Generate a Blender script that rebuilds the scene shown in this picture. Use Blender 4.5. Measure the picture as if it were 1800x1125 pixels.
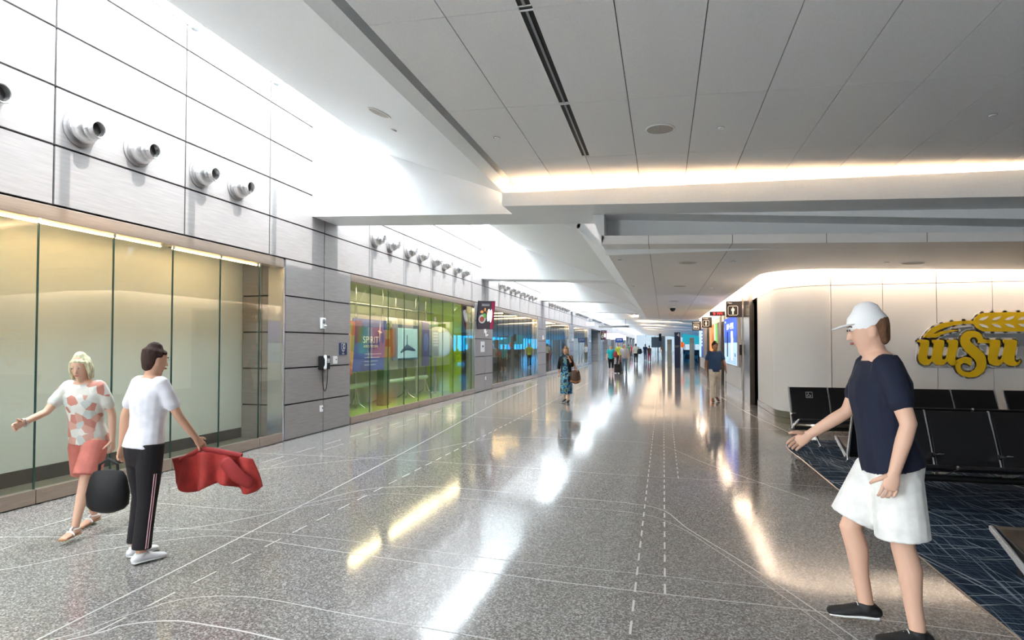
import bpy, bmesh, math, random
from mathutils import Vector, Matrix
random.seed(7)
for o in list(bpy.data.objects): bpy.data.objects.remove(o)
SC = bpy.context.scene
COL = SC.collection
PI = math.pi
def lin(c):
    return tuple((v/12.92 if v <= .04045 else ((v+.055)/1.055)**2.4) for v in c[:3])+(1.0,)
def hx(s): return tuple(int(s[i:i+2], 16)/255 for i in (0, 2, 4))

# ---------------------------------------------------------------- camera
cam = bpy.data.cameras.new('camera'); co = bpy.data.objects.new('camera', cam); COL.objects.link(co)
cam.sensor_width = 36; cam.lens = 1046/1800*36
yaw = math.atan(266/1046); pit = math.atan(26/1046)
co.location = (0, 0, 1.65); co.rotation_euler = (PI/2+pit, 0, yaw)
cam.shift_y = 18.5/1800; cam.clip_start = .05; cam.clip_end = 400
SC.camera = co
SC.view_settings.view_transform = 'Standard'; SC.view_settings.look = 'None'
SC.view_settings.gamma = 1; SC.view_settings.exposure = 1.4
SC.view_settings.use_curve_mapping = False
# ---------------------------------------------------------------- daylight
W = bpy.data.worlds.new('sky'); SC.world = W; W.use_nodes = True
bg = W.node_tree.nodes['Background']; bg.inputs[0].default_value = (.86, .94, 1, 1); bg.inputs[1].default_value = 7.2
sun = bpy.data.lights.new('sun', 'SUN'); sun.energy = 2.8; sun.angle = math.radians(.6); sun.color = (1, .97, .93)
so = bpy.data.objects.new('sun', sun); COL.objects.link(so); so.location = (0, 0, 30)
so.rotation_euler = Vector((math.cos(math.radians(54)), 0, math.sin(math.radians(54)))).to_track_quat('Z', 'Y').to_euler()

# ---------------------------------------------------------------- materials
def mat(name, c, rough=.5, metal=0, emit=None, es=0, spec=.5, nscale=0, namt=0, bump=0, stretch=None, coat=0):
    m = bpy.data.materials.new(name); m.use_nodes = True; nt = m.node_tree; b = nt.nodes['Principled BSDF']
    b.inputs['Base Color'].default_value = lin(c); b.inputs['Roughness'].default_value = rough
    b.inputs['Metallic'].default_value = metal; b.inputs['Specular IOR Level'].default_value = spec
    if coat: b.inputs['Coat Weight'].default_value = coat
    if emit: b.inputs['Emission Color'].default_value = lin(emit); b.inputs['Emission Strength'].default_value = es
    if nscale:
        tc = nt.nodes.new('ShaderNodeTexCoord'); mp = nt.nodes.new('ShaderNodeMapping')
        if stretch: mp.inputs['Scale'].default_value = stretch
        n = nt.nodes.new('ShaderNodeTexNoise'); n.inputs['Scale'].default_value = nscale; n.inputs['Detail'].default_value = 3
        nt.links.new(tc.outputs['Object'], mp.inputs[0]); nt.links.new(mp.outputs[0], n.inputs['Vector'])
        r = nt.nodes.new('ShaderNodeValToRGB')
        a = [max(0, v*(1-namt)) for v in c]; d = [min(1, v*(1+namt)) for v in c]
        r.color_ramp.elements[0].position = .3; r.color_ramp.elements[1].position = .7
        r.color_ramp.elements[0].color = lin(a); r.color_ramp.elements[1].color = lin(d)
        nt.links.new(n.outputs['Fac'], r.inputs[0]); nt.links.new(r.outputs[0], b.inputs['Base Color'])
        if bump:
            bp = nt.nodes.new('ShaderNodeBump'); bp.inputs['Strength'].default_value = bump; bp.inputs['Distance'].default_value = .002
            nt.links.new(n.outputs['Fac'], bp.inputs['Height']); nt.links.new(bp.outputs[0], b.inputs['Normal'])
    return m
def glass(name, tint=(1, 1, 1), refl=1.0, opac=0, ior=1.5):
    m = bpy.data.materials.new(name); m.use_nodes = True; nt = m.node_tree; nt.nodes.clear()
    o = nt.nodes.new('ShaderNodeOutputMaterial'); t = nt.nodes.new('ShaderNodeBsdfTransparent'); g = nt.nodes.new('ShaderNodeBsdfGlossy')
    t.inputs[0].default_value = tint+(1,); g.inputs['Roughness'].default_value = .01; g.inputs[0].default_value = (refl, refl, refl, 1)
    f = nt.nodes.new('ShaderNodeFresnel'); gm = nt.nodes.new('ShaderNodeNewGeometry'); mr = nt.nodes.new('ShaderNodeMapRange')
    mr.inputs[3].default_value = ior; mr.inputs[4].default_value = 1/ior      # same reflectance on both faces of a pane
    nt.links.new(gm.outputs['Backfacing'], mr.inputs[0]); nt.links.new(mr.outputs[0], f.inputs[0])
    mx = nt.nodes.new('ShaderNodeMixShader'); nt.links.new(f.outputs[0], mx.inputs[0]); nt.links.new(t.outputs[0], mx.inputs[1]); nt.links.new(g.outputs[0], mx.inputs[2])
    if opac:
        d = nt.nodes.new('ShaderNodeBsdfDiffuse'); d.inputs[0].default_value = tint+(1,)
        m2 = nt.nodes.new('ShaderNodeMixShader'); m2.inputs[0].default_value = opac
        nt.links.new(mx.outputs[0], m2.inputs[1]); nt.links.new(d.outputs[0], m2.inputs[2]); mx = m2
    nt.links.new(mx.outputs[0], o.inputs[0]); return m

def terrazzo():
    m = bpy.data.materials.new('terrazzo'); m.use_nodes = True; nt = m.node_tree; b = nt.nodes['Principled BSDF']
    tc = nt.nodes.new('ShaderNodeTexCoord')
    n1 = nt.nodes.new('ShaderNodeTexVoronoi'); n1.inputs['Scale'].default_value = 110
    n2 = nt.nodes.new('ShaderNodeTexNoise'); n2.inputs['Scale'].default_value = 1.1; n2.inputs['Detail'].default_value = 3
    for n in (n1, n2): nt.links.new(tc.outputs['Object'], n.inputs['Vector'])
    r = nt.nodes.new('ShaderNodeValToRGB'); e = r.color_ramp.elements
    e[0].position = 0; e[0].color = lin(hx('5f5b57')); e[1].position = 1; e[1].color = lin(hx('c0bdba'))
    x = e.new(.35); x.color = lin(hx('7a7672')); x = e.new(.7); x.color = lin(hx('94918f'))
    sp = nt.nodes.new('ShaderNodeSeparateColor'); nt.links.new(n1.outputs['Color'], sp.inputs[0]); nt.links.new(sp.outputs[0], r.inputs[0])
    mx = nt.nodes.new('ShaderNodeMix'); mx.data_type = 'RGBA'; mx.blend_type = 'MULTIPLY'; mx.inputs[0].default_value = .25
    nt.links.new(r.outputs[0], mx.inputs[6]); nt.links.new(n2.outputs['Color'], mx.inputs[7]); 
    r2 = nt.nodes.new('ShaderNodeValToRGB'); r2.color_ramp.elements[0].color = (.6, .6, .6, 1); nt.links.new(n2.outputs['Fac'], r2.inputs[0]); nt.links.new(r2.outputs[0], mx.inputs[7])
    nt.links.new(mx.outputs[2], b.inputs['Base Color'])
    mr = nt.nodes.new('ShaderNodeMapRange'); mr.inputs[3].default_value = .07; mr.inputs[4].default_value = .12
    nt.links.new(n2.outputs['Fac'], mr.inputs[0]); nt.links.new(mr.outputs[0], b.inputs['Roughness'])
    b.inputs['IOR'].default_value = 1.5
    return m

def carpet_mat():
    m = bpy.data.materials.new('blue_carpet'); m.use_nodes = True; nt = m.node_tree; b = nt.nodes['Principled BSDF']
    b.inputs['Roughness'].default_value = .95; b.inputs['Specular IOR Level'].default_value = .1
    tc = nt.nodes.new('ShaderNodeTexCoord'); acc = None
    base = lin(hx('1b2a3c'))
    def streak(rot, sc, lo, hi, col):
        nonlocal acc
        m0 = nt.nodes.new('ShaderNodeMapping'); m0.inputs['Rotation'].default_value = (0, 0, rot)
        mp = nt.nodes.new('ShaderNodeMapping'); mp.inputs['Scale'].default_value = sc
        # thin broken threads: stretched noise, narrow band
        n = nt.nodes.new('ShaderNodeTexNoise'); n.inputs['Scale'].default_value = 1; n.inputs['Detail'].default_value = 2
        nt.links.new(tc.outputs['Object'], m0.inputs[0]); nt.links.new(m0.outputs[0], mp.inputs[0]); nt.links.new(mp.outputs[0], n.inputs['Vector'])
        r = nt.nodes.new('ShaderNodeValToRGB'); r.color_ramp.elements[0].position = lo; r.color_ramp.elements[0].color = (0, 0, 0, 1)
        r.color_ramp.elements[1].position = hi; r.color_ramp.elements[1].color = (1, 1, 1, 1)
        nt.links.new(n.outputs['Fac'], r.inputs[0])
        mx = nt.nodes.new('ShaderNodeMix'); mx.data_type = 'RGBA'
        nt.links.new(r.outputs[0], mx.inputs[0])
        if acc is None: mx.inputs[6].default_value = base
        else: nt.links.new(acc, mx.inputs[6])
        mx.inputs[7].default_value = lin(hx(col)); acc = mx.outputs[2]
    streak(math.radians(84), (1.0, 70, 1), .52, .66, '42566c')
    streak(math.radians(-6), (1.0, 60, 1), .56, .68, '46586c')
    streak(math.radians(96), (.9, 45, 1), .60, .66, '8492a2')
    streak(math.radians(3), (.7, 30, 1), .62, .66, '8492a2')
    streak(math.radians(75), (.8, 38, 1), .63, .67, 'a9b4c0')
    streak(math.radians(-17), (.6, 22, 1), .64, .67, 'a9b4c0')
    nt.links.new(acc, b.inputs['Base Color']); return m

def dress_mat():
    m = bpy.data.materials.new('patterned_dress'); m.use_nodes = True; nt = m.node_tree; b = nt.nodes['Principled BSDF']
    b.inputs['Roughness'].default_value = .8
    tc = nt.nodes.new('ShaderNodeTexCoord'); v = nt.nodes.new('ShaderNodeTexNoise'); v.inputs['Scale'].default_value = 7.5; v.inputs['Distortion'].default_value = 1.2
    nt.links.new(tc.outputs['Object'], v.inputs['Vector'])
    r = nt.nodes.new('ShaderNodeValToRGB'); r.color_ramp.interpolation = 'CONSTANT'; e = r.color_ramp.elements
    e[0].position = 0; e[0].color = lin(hx('14202e')); e[1].position = .42; e[1].color = lin(hx('2a4f8e'))
    for p, c in ((.48, '3b8fa3'), (.53, '9dbcc0'), (.56, '1c2430'), (.61, '7f9a4c'), (.65, '3273a8')):
        x = e.new(p); x.color = lin(hx(c))
    nt.links.new(v.outputs['Fac'], r.inputs[0]); nt.links.new(r.outputs[0], b.inputs['Base Color']); return m
def blotch_mat(name, cols, scale):
    m = bpy.data.materials.new(name); m.use_nodes = True; nt = m.node_tree; b = nt.nodes['Principled BSDF']
    b.inputs['Roughness'].default_value = .6
    tc = nt.nodes.new('ShaderNodeTexCoord'); v = nt.nodes.new('ShaderNodeTexVoronoi'); v.inputs['Scale'].default_value = scale
    nt.links.new(tc.outputs['Object'], v.inputs['Vector'])
    r = nt.nodes.new('ShaderNodeValToRGB'); r.color_ramp.interpolation = 'CONSTANT'; e = r.color_ramp.elements
    n = len(cols); e[0].color = lin(hx(cols[0])); e[1].position = 1/n; e[1].color = lin(hx(cols[1]))
    for i in range(2, n): x = e.new(i/n); x.color = lin(hx(cols[i]))
    sp = nt.nodes.new('ShaderNodeSeparateColor'); nt.links.new(v.outputs['Color'], sp.inputs[0]); nt.links.new(sp.outputs[0], r.inputs[0])
    nt.links.new(r.outputs[0], b.inputs['Base Color']); return m

M = dict(
 floor=terrazzo(), carpet=carpet_mat(), dress=dress_mat(),
 inlay=mat('zinc_inlay', hx('c9c8c6'), .3, .2),
 paint=mat('white_paint', hx('f0f2f3'), .6, nscale=40, namt=.01, bump=.05),
 tile=mat('ceiling_tile', hx('ecebeb'), .85, nscale=60, namt=.015),
 joint=mat('ceiling_joint', hx('6f6c68'), .8),
 lowceil=mat('low_ceiling_board', hx('f0edea'), .5),
 panel=mat('perforated_metal_panel', hx('948f8e'), .45, .08, nscale=3, namt=.04, stretch=(1, 1, 14)),
 dark=mat('dark_joint', hx('17171a'), .8),
 black=mat('black', hx('08080a'), .6),
 rail=mat('brushed_rail', hx('a5978c'), .33, .6, nscale=4, namt=.05, stretch=(1, 1, 30)),
 steel=mat('stainless_steel', hx('b3aca4'), .22, .95, nscale=3, namt=.08, stretch=(1, 1, .3)),
 chrome=mat('chrome', hx('dcdcdc'), .12, 1.0),
 alu=mat('polished_aluminium', hx('d4d2d2'), .25, .9),
 wpanel=mat('cream_wall_panel', hx('f6f4f1'), .5, spec=.3),
 glass=glass('clear_glass', (.94, .97, .96), .9, ior=1.5),
 glassg=glass('greenish_glass', (.95, .975, .955), .8, ior=1.5),
 skyglass=glass('skylight_glass', (.97, .98, .98), .4),
 dimglass=glass('dimming_glass', (.20, .215, .225), .5),
 blueglass=glass('blue_tinted_glass', (.03, .42, .62), .6),
 edge=mat('glass_edge', hx('2c4f47'), .2),
 frost=mat('backpainted_glass', hx('e6ebe6'), .3, spec=.5),
 lime=mat('lime_wall', hx('a9cf1c'), .5),
 gallery=mat('gallery_wall', hx('c3cdbb'), .5),
 shop=mat('shop_wall', hx('6d6f6c'), .6),
 led=mat('warm_led', hx('ffdfa0'), .5, emit=hx('ffd292'), es=24),
 led2=mat('display_led', hx('ffe9c0'), .5, emit=hx('ffe7b4'), es=75),
 ledw=mat('cool_led', hx('fff3d8'), .5, emit=hx('fff0cf'), es=10),
 cove=mat('cove_lamp', hx('ffd9a8'), .5, emit=hx('ffd9ae'), es=30),
 covew=mat('wall_cove_lamp', hx('ffd9a8'), .5, emit=hx('ffe6cc'), es=19),
 leather=mat('black_leather', hx('101014'), .38, nscale=120, namt=.2, bump=.15),
 navyp=mat('navy_sign', hx('1b2a55'), .5),
 white=mat('white_plastic', hx('efefef'), .4),
 grey=mat('grey_plastic', hx('8b8d90'), .4),
 sign=mat('sign_brown', hx('241f22'), .5),
 ivory=mat('sign_ivory', hx('efe3d0'), .5, emit=hx('efe3d0'), es=.25),
 yellow=mat('logo_yellow', hx('e8c012'), .45), lgrey=mat('logo_grey', hx('8f9599'), .5), lgrey2=mat('logo_light_grey', hx('a9aeb2'), .5),
 lwhite=mat('logo_white', hx('f6f3f4'), .5),
 red=mat('led_red', hx('ff2a30'), .5, emit=hx('ff2a34'), es=.8),
 maroon=mat('maroon_board', hx('6b1230'), .5),
)
def clr(h, rough=.75, metal=0, **k):
    key = 'c_'+h+str(rough)+str(metal)
    if key not in M: M[key] = mat('colour_'+h, hx(h), rough, metal, **k)
    return M[key]
def lit(h, s=1.0):
    key = 'e_'+h+str(s)
    if key not in M: M[key] = mat('glowing_'+h, hx(h), .4, emit=hx(h), es=s*.42)
    return M[key]

# ---------------------------------------------------------------- mesh builder
class MB:
    def __init__(s): s.v = []; s.f = []; s.m = []
    def add(s, vs, fs, mi=0):
        b = len(s.v); s.v += [tuple(p) for p in vs]; s.f += [tuple(i+b for i in f) for f in fs]; s.m += [mi]*len(fs); return s
    def box(s, x0, y0, z0, x1, y1, z1, mi=0):
        vs = [(x, y, z) for z in (z0, z1) for y in (y0, y1) for x in (x0, x1)]
        return s.add(vs, [(0, 2, 3, 1), (4, 5, 7, 6), (0, 1, 5, 4), (2, 6, 7, 3), (0, 4, 6, 2), (1, 3, 7, 5)], mi)
    def quad(s, a, b, c, d, mi=0): return s.add([a, b, c, d], [(0, 1, 2, 3)], mi)
    def prism(s, prof, a, b, axis='y', mi=0):
        # prof: closed list of 2D points; extruded along axis from a to b
        f = {'y': lambda p, t: (p[0], t, p[1]), 'x': lambda p, t: (t, p[0], p[1]), 'z': lambda p, t: (p[0], p[1], t)}[axis]
        n = len(prof); vs = [f(p, a) for p in prof]+[f(p, b) for p in prof]
        fs = [(i, (i+1) % n, n+(i+1) % n, n+i) for i in range(n)]+[tuple(range(n))[::-1], tuple(range(n, 2*n))]
        return s.add(vs, fs, mi)
    def tube(s, pts, r, n=10, mi=0, cap=True, rx=None):
        pts = [Vector(p) for p in pts]; rr = r if isinstance(r, (list, tuple)) else [r]*len(pts)
        vs = []; fs = []; up = None
        for i, p in enumerate(pts):
            t = (pts[min(i+1, len(pts)-1)]-pts[max(i-1, 0)]).normalized()
            if up is None:
                up = Vector((0, 0, 1)) if abs(t.z) < .9 else Vector((1, 0, 0))
            a = t.cross(up).normalized(); bb = a.cross(t).normalized(); up = bb
            for k in range(n):
                w = 2*PI*k/n; vs.append(p+a*math.cos(w)*rr[i]*(rx or 1)+bb*math.sin(w)*rr[i])
        for i in range(len(pts)-1):
            for k in range(n): fs.append((i*n+k, i*n+(k+1) % n, (i+1)*n+(k+1) % n, (i+1)*n+k))
        if cap: fs += [tuple(range(n))[::-1], tuple((len(pts)-1)*n+k for k in range(n))]
        return s.add(vs, fs, mi)
    def lathe(s, prof, o=(0, 0, 0), axis=(0, 0, 1), n=24, mi=0):
        ax = Vector(axis).normalized(); q = Vector((0, 0, 1)).rotation_difference(ax); o = Vector(o)
        vs = []; fs = []
        for r, h in prof:
            for k in range(n): vs.append(o+q @ Vector((r*math.cos(2*PI*k/n), r*math.sin(2*PI*k/n), h)))
        for i in range(len(prof)-1):
            for k in range(n): fs.append((i*n+k, i*n+(k+1) % n, (i+1)*n+(k+1) % n, (i+1)*n+k))
        fs += [tuple(range(n))[::-1], tuple((len(prof)-1)*n+k for k in range(n))]
        return s.add(vs, fs, mi)
    def ball(s, c, r, n=12, mi=0):
        if not isinstance(r, (tuple, list)): r = (r, r, r)
        m = n//2; vs = [(c[0], c[1], c[2]-r[2])]; fs = []
        for i in range(1, m):
            a = -PI/2+PI*i/m
            for k in range(n): vs.append((c[0]+r[0]*math.cos(a)*math.cos(2*PI*k/n), c[1]+r[1]*math.cos(a)*math.sin(2*PI*k/n), c[2]+r[2]*math.sin(a)))
        vs.append((c[0], c[1], c[2]+r[2]))
        for k in range(n): fs.append((0, 1+(k+1) % n, 1+k))
        for i in range(m-2):
            for k in range(n): fs.append((1+i*n+k, 1+i*n+(k+1) % n, 1+(i+1)*n+(k+1) % n, 1+(i+1)*n+k))
        L = len(vs)-1
        for k in range(n): fs.append((L, 1+(m-2)*n+k, 1+(m-2)*n+(k+1) % n))
        return s.add(vs, fs, mi)
    def loft(s, rings, side=(1, 0, 0), n=16, mi=0, round_=True):
        # rings: (center, rx(side), ry(front)); closed with rounded ends
        R = [(Vector(c), a, b) for c, a, b in rings]; S = Vector(side)
        def fr(i):
            t = (R[min(i+1, len(R)-1)][0]-R[max(i-1, 0)][0])
            t = t.normalized() if t.length > 1e-6 else Vector((0, 0, 1))
            a = (S-t*S.dot(t))
            a = a.normalized() if a.length > 1e-3 else Vector((0, 1, 0)).cross(t).normalized()
            return t, a, t.cross(a)
        out = []
        for i, (c, ra, rb) in enumerate(R):
            t, a, b = fr(i)
            if i == 0 and round_:
                m = min(ra, rb); out += [(c-t*m*.9, a, b, ra*.3, rb*.3), (c-t*m*.55, a, b, ra*.78, rb*.78)]
            out.append((c, a, b, ra, rb))
            if i == len(R)-1 and round_:
                m = min(ra, rb); out += [(c+t*m*.55, a, b, ra*.78, rb*.78), (c+t*m*.9, a, b, ra*.3, rb*.3)]
        vs = []; fs = []
        for c, a, b, ra, rb in out:
            for k in range(n): w = 2*PI*k/n; vs.append(c+a*math.cos(w)*ra+b*math.sin(w)*rb)
        for i in range(len(out)-1):
            for k in range(n): fs.append((i*n+k, i*n+(k+1) % n, (i+1)*n+(k+1) % n, (i+1)*n+k))
        fs += [tuple(range(n))[::-1], tuple((len(out)-1)*n+k for k in range(n))]
        return s.add(vs, fs, mi)
    def build(s, name, m, parent=None, world=False, smooth=False, bevel=0, remesh=0, smooth_it=0, extra=None):
        me = bpy.data.meshes.new(name)
        off = Vector(parent_world(parent)) if (parent is not None and world) else Vector((0, 0, 0))
        vs = [tuple(Vector(v)-off) for v in s.v]
        me.from_pydata(vs, [], s.f); me.validate()
        ms = m if isinstance(m, (list, tuple)) else [m]
        if remesh:
            tmp = bpy.data.objects.new('t', me); COL.objects.link(tmp)
            md = tmp.modifiers.new('r', 'REMESH'); md.mode = 'VOXEL'; md.voxel_size = remesh; md.use_smooth_shade = True
            if smooth_it: sm = tmp.modifiers.new('s', 'SMOOTH'); sm.factor = .5; sm.iterations = smooth_it
            dg = bpy.context.evaluated_depsgraph_get(); dg.update()
            me2 = bpy.data.meshes.new_from_object(tmp.evaluated_get(dg)); bpy.data.objects.remove(tmp); bpy.data.meshes.remove(me)
            me = me2; me.name = name
            if extra is not None:
                bm = bmesh.new(); bm.from_mesh(me); t2 = bpy.data.meshes.new('x'); t2.from_pydata([tuple(v) for v in extra.v], [], extra.f); bm.from_mesh(t2)
                bm.to_mesh(me); bm.free(); bpy.data.meshes.remove(t2)
            me.materials.clear()
        for q in ms: me.materials.append(q)
        if not remesh and len(ms) > 1: me.polygons.foreach_set('material_index', s.m)
        if not remesh:
            bm = bmesh.new(); bm.from_mesh(me); bmesh.ops.recalc_face_normals(bm, faces=bm.faces); bm.to_mesh(me); bm.free()
        if smooth or remesh: me.polygons.foreach_set('use_smooth', [True]*len(me.polygons))
        me.update()
        o = bpy.data.objects.new(name, me); COL.objects.link(o)
        if parent is not None: o.parent = parent
        if bevel:
            md = o.modifiers.new('bevel', 'BEVEL'); md.width = bevel; md.segments = 2; md.limit_method = 'ANGLE'
        if smooth and not remesh:
            md = o.modifiers.new('es', 'EDGE_SPLIT'); md.split_angle = math.radians(40)
        return o
def parent_world(p):
    v = Vector(p.location)
    while p.parent: p = p.parent; v += Vector(p.location)
    return v
def struct(o): o['kind'] = 'structure'; return o
def tag(o, label, cat, group=None):
    o['label'] = label; o['category'] = cat
    if group: o['group'] = group
    return o
def thing(name, label, cat, loc=(0, 0, 0), rz=0, group=None):
    o = bpy.data.objects.new(name, None); COL.objects.link(o); o.location = loc; o.rotation_euler = (0, 0, rz); o.empty_display_size = .1
    return tag(o, label, cat, group)
def dup(root, loc, rz=None, label=None, group=None):
    r = root.copy(); COL.objects.link(r); r.location = loc
    if rz is not None: r.rotation_euler[2] = rz
    if label: r['label'] = label
    if group: r['group'] = group
    def rec(o, p):
        for ch in list(o.children):
            c = ch.copy(); COL.objects.link(c); c.parent = p; rec(ch, c)
    rec(root, r); return r
def text(name, body, size, m, parent, origin, xdir, ydir, ext=.002, align='CENTER', world=True, width=None):
    cu = bpy.data.curves.new(name, 'FONT'); cu.body = body; cu.size = size; cu.extrude = ext; cu.align_x = align; cu.align_y = 'CENTER'; cu.resolution_u = 3
    t = bpy.data.objects.new('t', cu); COL.objects.link(t); dg = bpy.context.evaluated_depsgraph_get(); dg.update()
    me = bpy.data.meshes.new_from_object(t.evaluated_get(dg)); bpy.data.objects.remove(t)
    X = Vector(xdir).normalized(); Y = Vector(ydir).normalized(); Z = X.cross(Y)
    off = parent_world(parent) if (parent is not None and world) else Vector((0, 0, 0))
    k = 1
    if width and me.vertices:
        w = max(v.co.x for v in me.vertices)-min(v.co.x for v in me.vertices); k = width/w
    for v in me.vertices: v.co = Vector(origin)-off+X*v.co.x*k+Y*v.co.y+Z*v.co.z
    me.materials.clear(); me.materials.append(m)
    o = bpy.data.objects.new(name, me); COL.objects.link(o)
    if parent is not None: o.parent = parent
    return o

# ================================================================ GEOMETRY OF THE CONCOURSE
XW = -6.31          # face of the left wall
BP = 10.65; B0 = 9.75; BW = .9   # beam pitch, first beam, beam width
NB = 13
XR = 12.0; YB = -10.65
def beamY(k): return B0+BP*k
YEND = beamY(NB-1)+.9
ZT = 6.1
def tz(x): return 4.15-.035*x
def lz(x): return 3.27-.035*x
def bz(x):  # underside of beams
    return 3.82-.042*(x+1) if x < -1 else 3.82-.07*(x+1)

# floor
b = MB(); b.quad((-9.2, YB, 0), (XR+4, YB, 0), (XR+4, YEND+30, 0), (-9.2, YEND+30, 0))
floor = struct(b.build('floor', M['floor']))
# inlaid metal lines
def bez(pts, n=8):
    P = [Vector((p[0], p[1], 0)) for p in pts]; out = []
    for i in range(len(P)-1):
        p0 = P[max(i-1, 0)]; p1 = P[i]; p2 = P[i+1]; p3 = P[min(i+2, len(P)-1)]
        for k in range(n):
            t = k/n; out.append(.5*((2*p1)+(p2-p0)*t+(2*p0-5*p1+4*p2-p3)*t*t+(3*p1-p0-3*p2+p3)*t**3))
    out.append(P[-1]); return out
ib = MB()
def ribbon(pts, w):
    for i in range(len(pts)-1):
        d = (pts[i+1]-pts[i]);
        if d.length < 1e-6: continue
        nrm = Vector((-d.y, d.x, 0)).normalized()*w/2; z = Vector((0, 0, .0012))
        ib.quad(pts[i]+nrm+z, pts[i]-nrm+z, pts[i+1]-nrm+z, pts[i+1]+nrm+z)
def dashed(x0, y0, x1, y1, on, off, w):
    a = Vector((x0, y0, 0)); d = Vector((x1-x0, y1-y0, 0)); L = d.length; d.normalize(); t = 0
    while t < L:
        ribbon([a+d*t, a+d*min(t+on, L)], w); t += on+off
dashed(-.195, 2.0, -.195, 32, .17, .13, .014)
dashed(.0, 4.12, .0, 32, .17, .13, .014)
dashed(.17, 7.7, .17, 15, .15, .13, .012)
dashed(-3.17, 1.6, -3.2, 30, .22, .16, .013)
ribbon(bez([(-3.3, 1.2), (-3.407, 2.6), (-3.55, 4.6), (-3.95, 9.2), (-4.6, 16), (-5.2, 25)], 4), .016)
dashed(-5.5, 2.5, -5.45, 16, .5, .3, .01)
dashed(-5.2, 3.2, -5.2, 12, .6, .7, .008)
ribbon(bez([(-4.9, 1.3), (-3.9, 2.1), (-3.333, 2.635), (-3.19, 2.975), (-3.05, 3.25), (-2.789, 3.374), (-2.46, 3.394), (-1.849, 3.324), (-1.179, 3.27), (-.5, 3.2), (1.2, 3.0)]), .008)
ribbon(bez([(-4.3, 1.5), (-3.24, 2.658), (-3.1, 2.87), (-2.872, 2.99), (-2.62, 3.0), (-2.082, 2.95), (-.5, 2.7), (1.5, 2.4)]), .014)
ribbon(bez([(-6.2, 2.6), (-5.4, 3.0), (-4.732, 3.35), (-4.413, 3.85), (-3.955, 4.3), (-3.541, 4.42), (-2.384, 4.3), (-1.056, 4.17), (-.218, 4.12), (.803, 4.09), (1.93, 4.0)]), .009)
ribbon(bez([(-4.9, 4.38), (-4.518, 4.46), (-3.746, 4.56), (-3.142, 4.6), (-2.428, 4.56), (-1.136, 4.46), (.2, 4.42), (1.93, 4.3)]), .006)
ribbon(bez([(-5.6, 3.9), (-4.9, 4.1), (-4.486, 4.3), (-4.065, 4.62), (-3.772, 5.103), (-3.561, 5.664), (-3.323, 6.213), (-2.887, 6.493), (-2.343, 6.546), (-1.647, 6.49), (-.998, 6.43), (-.392, 6.376), (-.016, 6.183), (.207, 5.612), (.557, 4.898), (.835, 4.277), (1.1, 3.6), (1.4, 2.8)]), .010)
ribbon(bez([(-5.9, 5.2), (-4.3, 5.15), (-3.7, 5.3), (-3.3, 5.8), (-2.867, 6.141), (-1.547, 6.082), (-.371, 6.03), (.061, 5.751), (.442, 4.997), (.9, 3.9), (1.3, 2.9)]), .006)
ribbon(bez([(-6.1, 7.9), (-3.719, 7.962), (-1.212, 7.8), (-.474, 7.737), (1.517, 7.68), (2.0, 7.6)]), .007)
ribbon(bez([(-6.1, 6.1), (-4.9, 7.2), (-3.7, 8.6), (-3.21, 9.7), (-2.65, 10.4), (-1.1, 10.45), (-.1, 10.2), (.62, 8.65), (1.5, 7.0)]), .008)
for yy in (13.0, 16.5, 21, 26, 33): ribbon(bez([(-6.2, yy+.5), (-3, yy), (0, yy-.1), (2.2, yy-.4)]), .01)
ribbon(bez([(2.3, 12.2), (1.9, 17), (1.6, 26)]), .01)
struct(ib.build('inlay_line', M['inlay'], floor))
# carpet under the seating
cp = [(1.93, -2), (1.93, 9.6), (1.9, 10.3), (2.0, 10.85), (2.3, 11.25), (2.9, 11.5), (3.8, 11.55), (XR, 11.55), (XR, -2)]
cp = [(p.x, p.y) for p in [Vector((1.93, -2, 0)), Vector((1.93, 9.4, 0))]+bez([(1.93, 9.4), (1.92, 10.3), (2.02, 10.85), (2.35, 11.25), (2.9, 11.45), (3.8, 11.5)], 5)[1:]+[Vector((XR, 11.5, 0)), Vector((XR, -2, 0))]]
b = MB(); b.prism(cp, 0, .006, 'z'); o = b.build('floor_carpet', M['carpet']); struct(o)
b = MB()
for i in range(1, len(cp)-2):
    p, q = Vector(cp[i-1]), Vector(cp[i]); d = (q-p)
    nn = Vector((-d.y, d.x)).normalized()*.012
    b.quad((p.x, p.y, .007), (q.x, q.y, .007), (q.x+nn.x, q.y+nn.y, .003), (p.x+nn.x, p.y+nn.y, .003))
struct(b.build('carpet_edge', M['rail'], o))

# left wall: panels with open joints over a dark backing
pan = MB(); back = MB()
ZR = [3.15, 3.8, 4.435, 5.07, 5.71, 6.06]
def pnl(y0, y1, z0, z1, t=.05):
    g = .012
    pan.box(XW-t, y0+g, z0+g, XW, y1-g, z1-g)
joints = []
for k in range(-2, NB):
    for j in range(6): joints.append(10.17+BP*k+1.8*j)
joints = sorted(j for j in joints if YB < j < YEND)
jj = [YB]+joints+[YEND]
for i in range(len(jj)-1):
    for r in range(len(ZR)-1): pnl(jj[i], jj[i+1], ZR[r], ZR[r+1])
back.box(XW-.12, YB, 3.15, XW-.052, YEND, ZT)
PR = [0.006, .62, 1.25, 1.88, 2.51, 3.15]
pils = [(8.96+BP*k, 10.17+BP*k, 11.17+BP*k) for k in range(-1, NB)]
for a, m_, c in pils:
    for r in range(5):
        pnl(a, m_, PR[r], PR[r+1]); pnl(m_, c, PR[r], PR[r+1])
    back.box(XW-.5, a+.02, 0, XW-.052, c-.02, 3.15)
wl = struct(pan.build('wall_left', M['panel']))
struct(back.build('wall_backing', M['dark'], wl))
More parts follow.
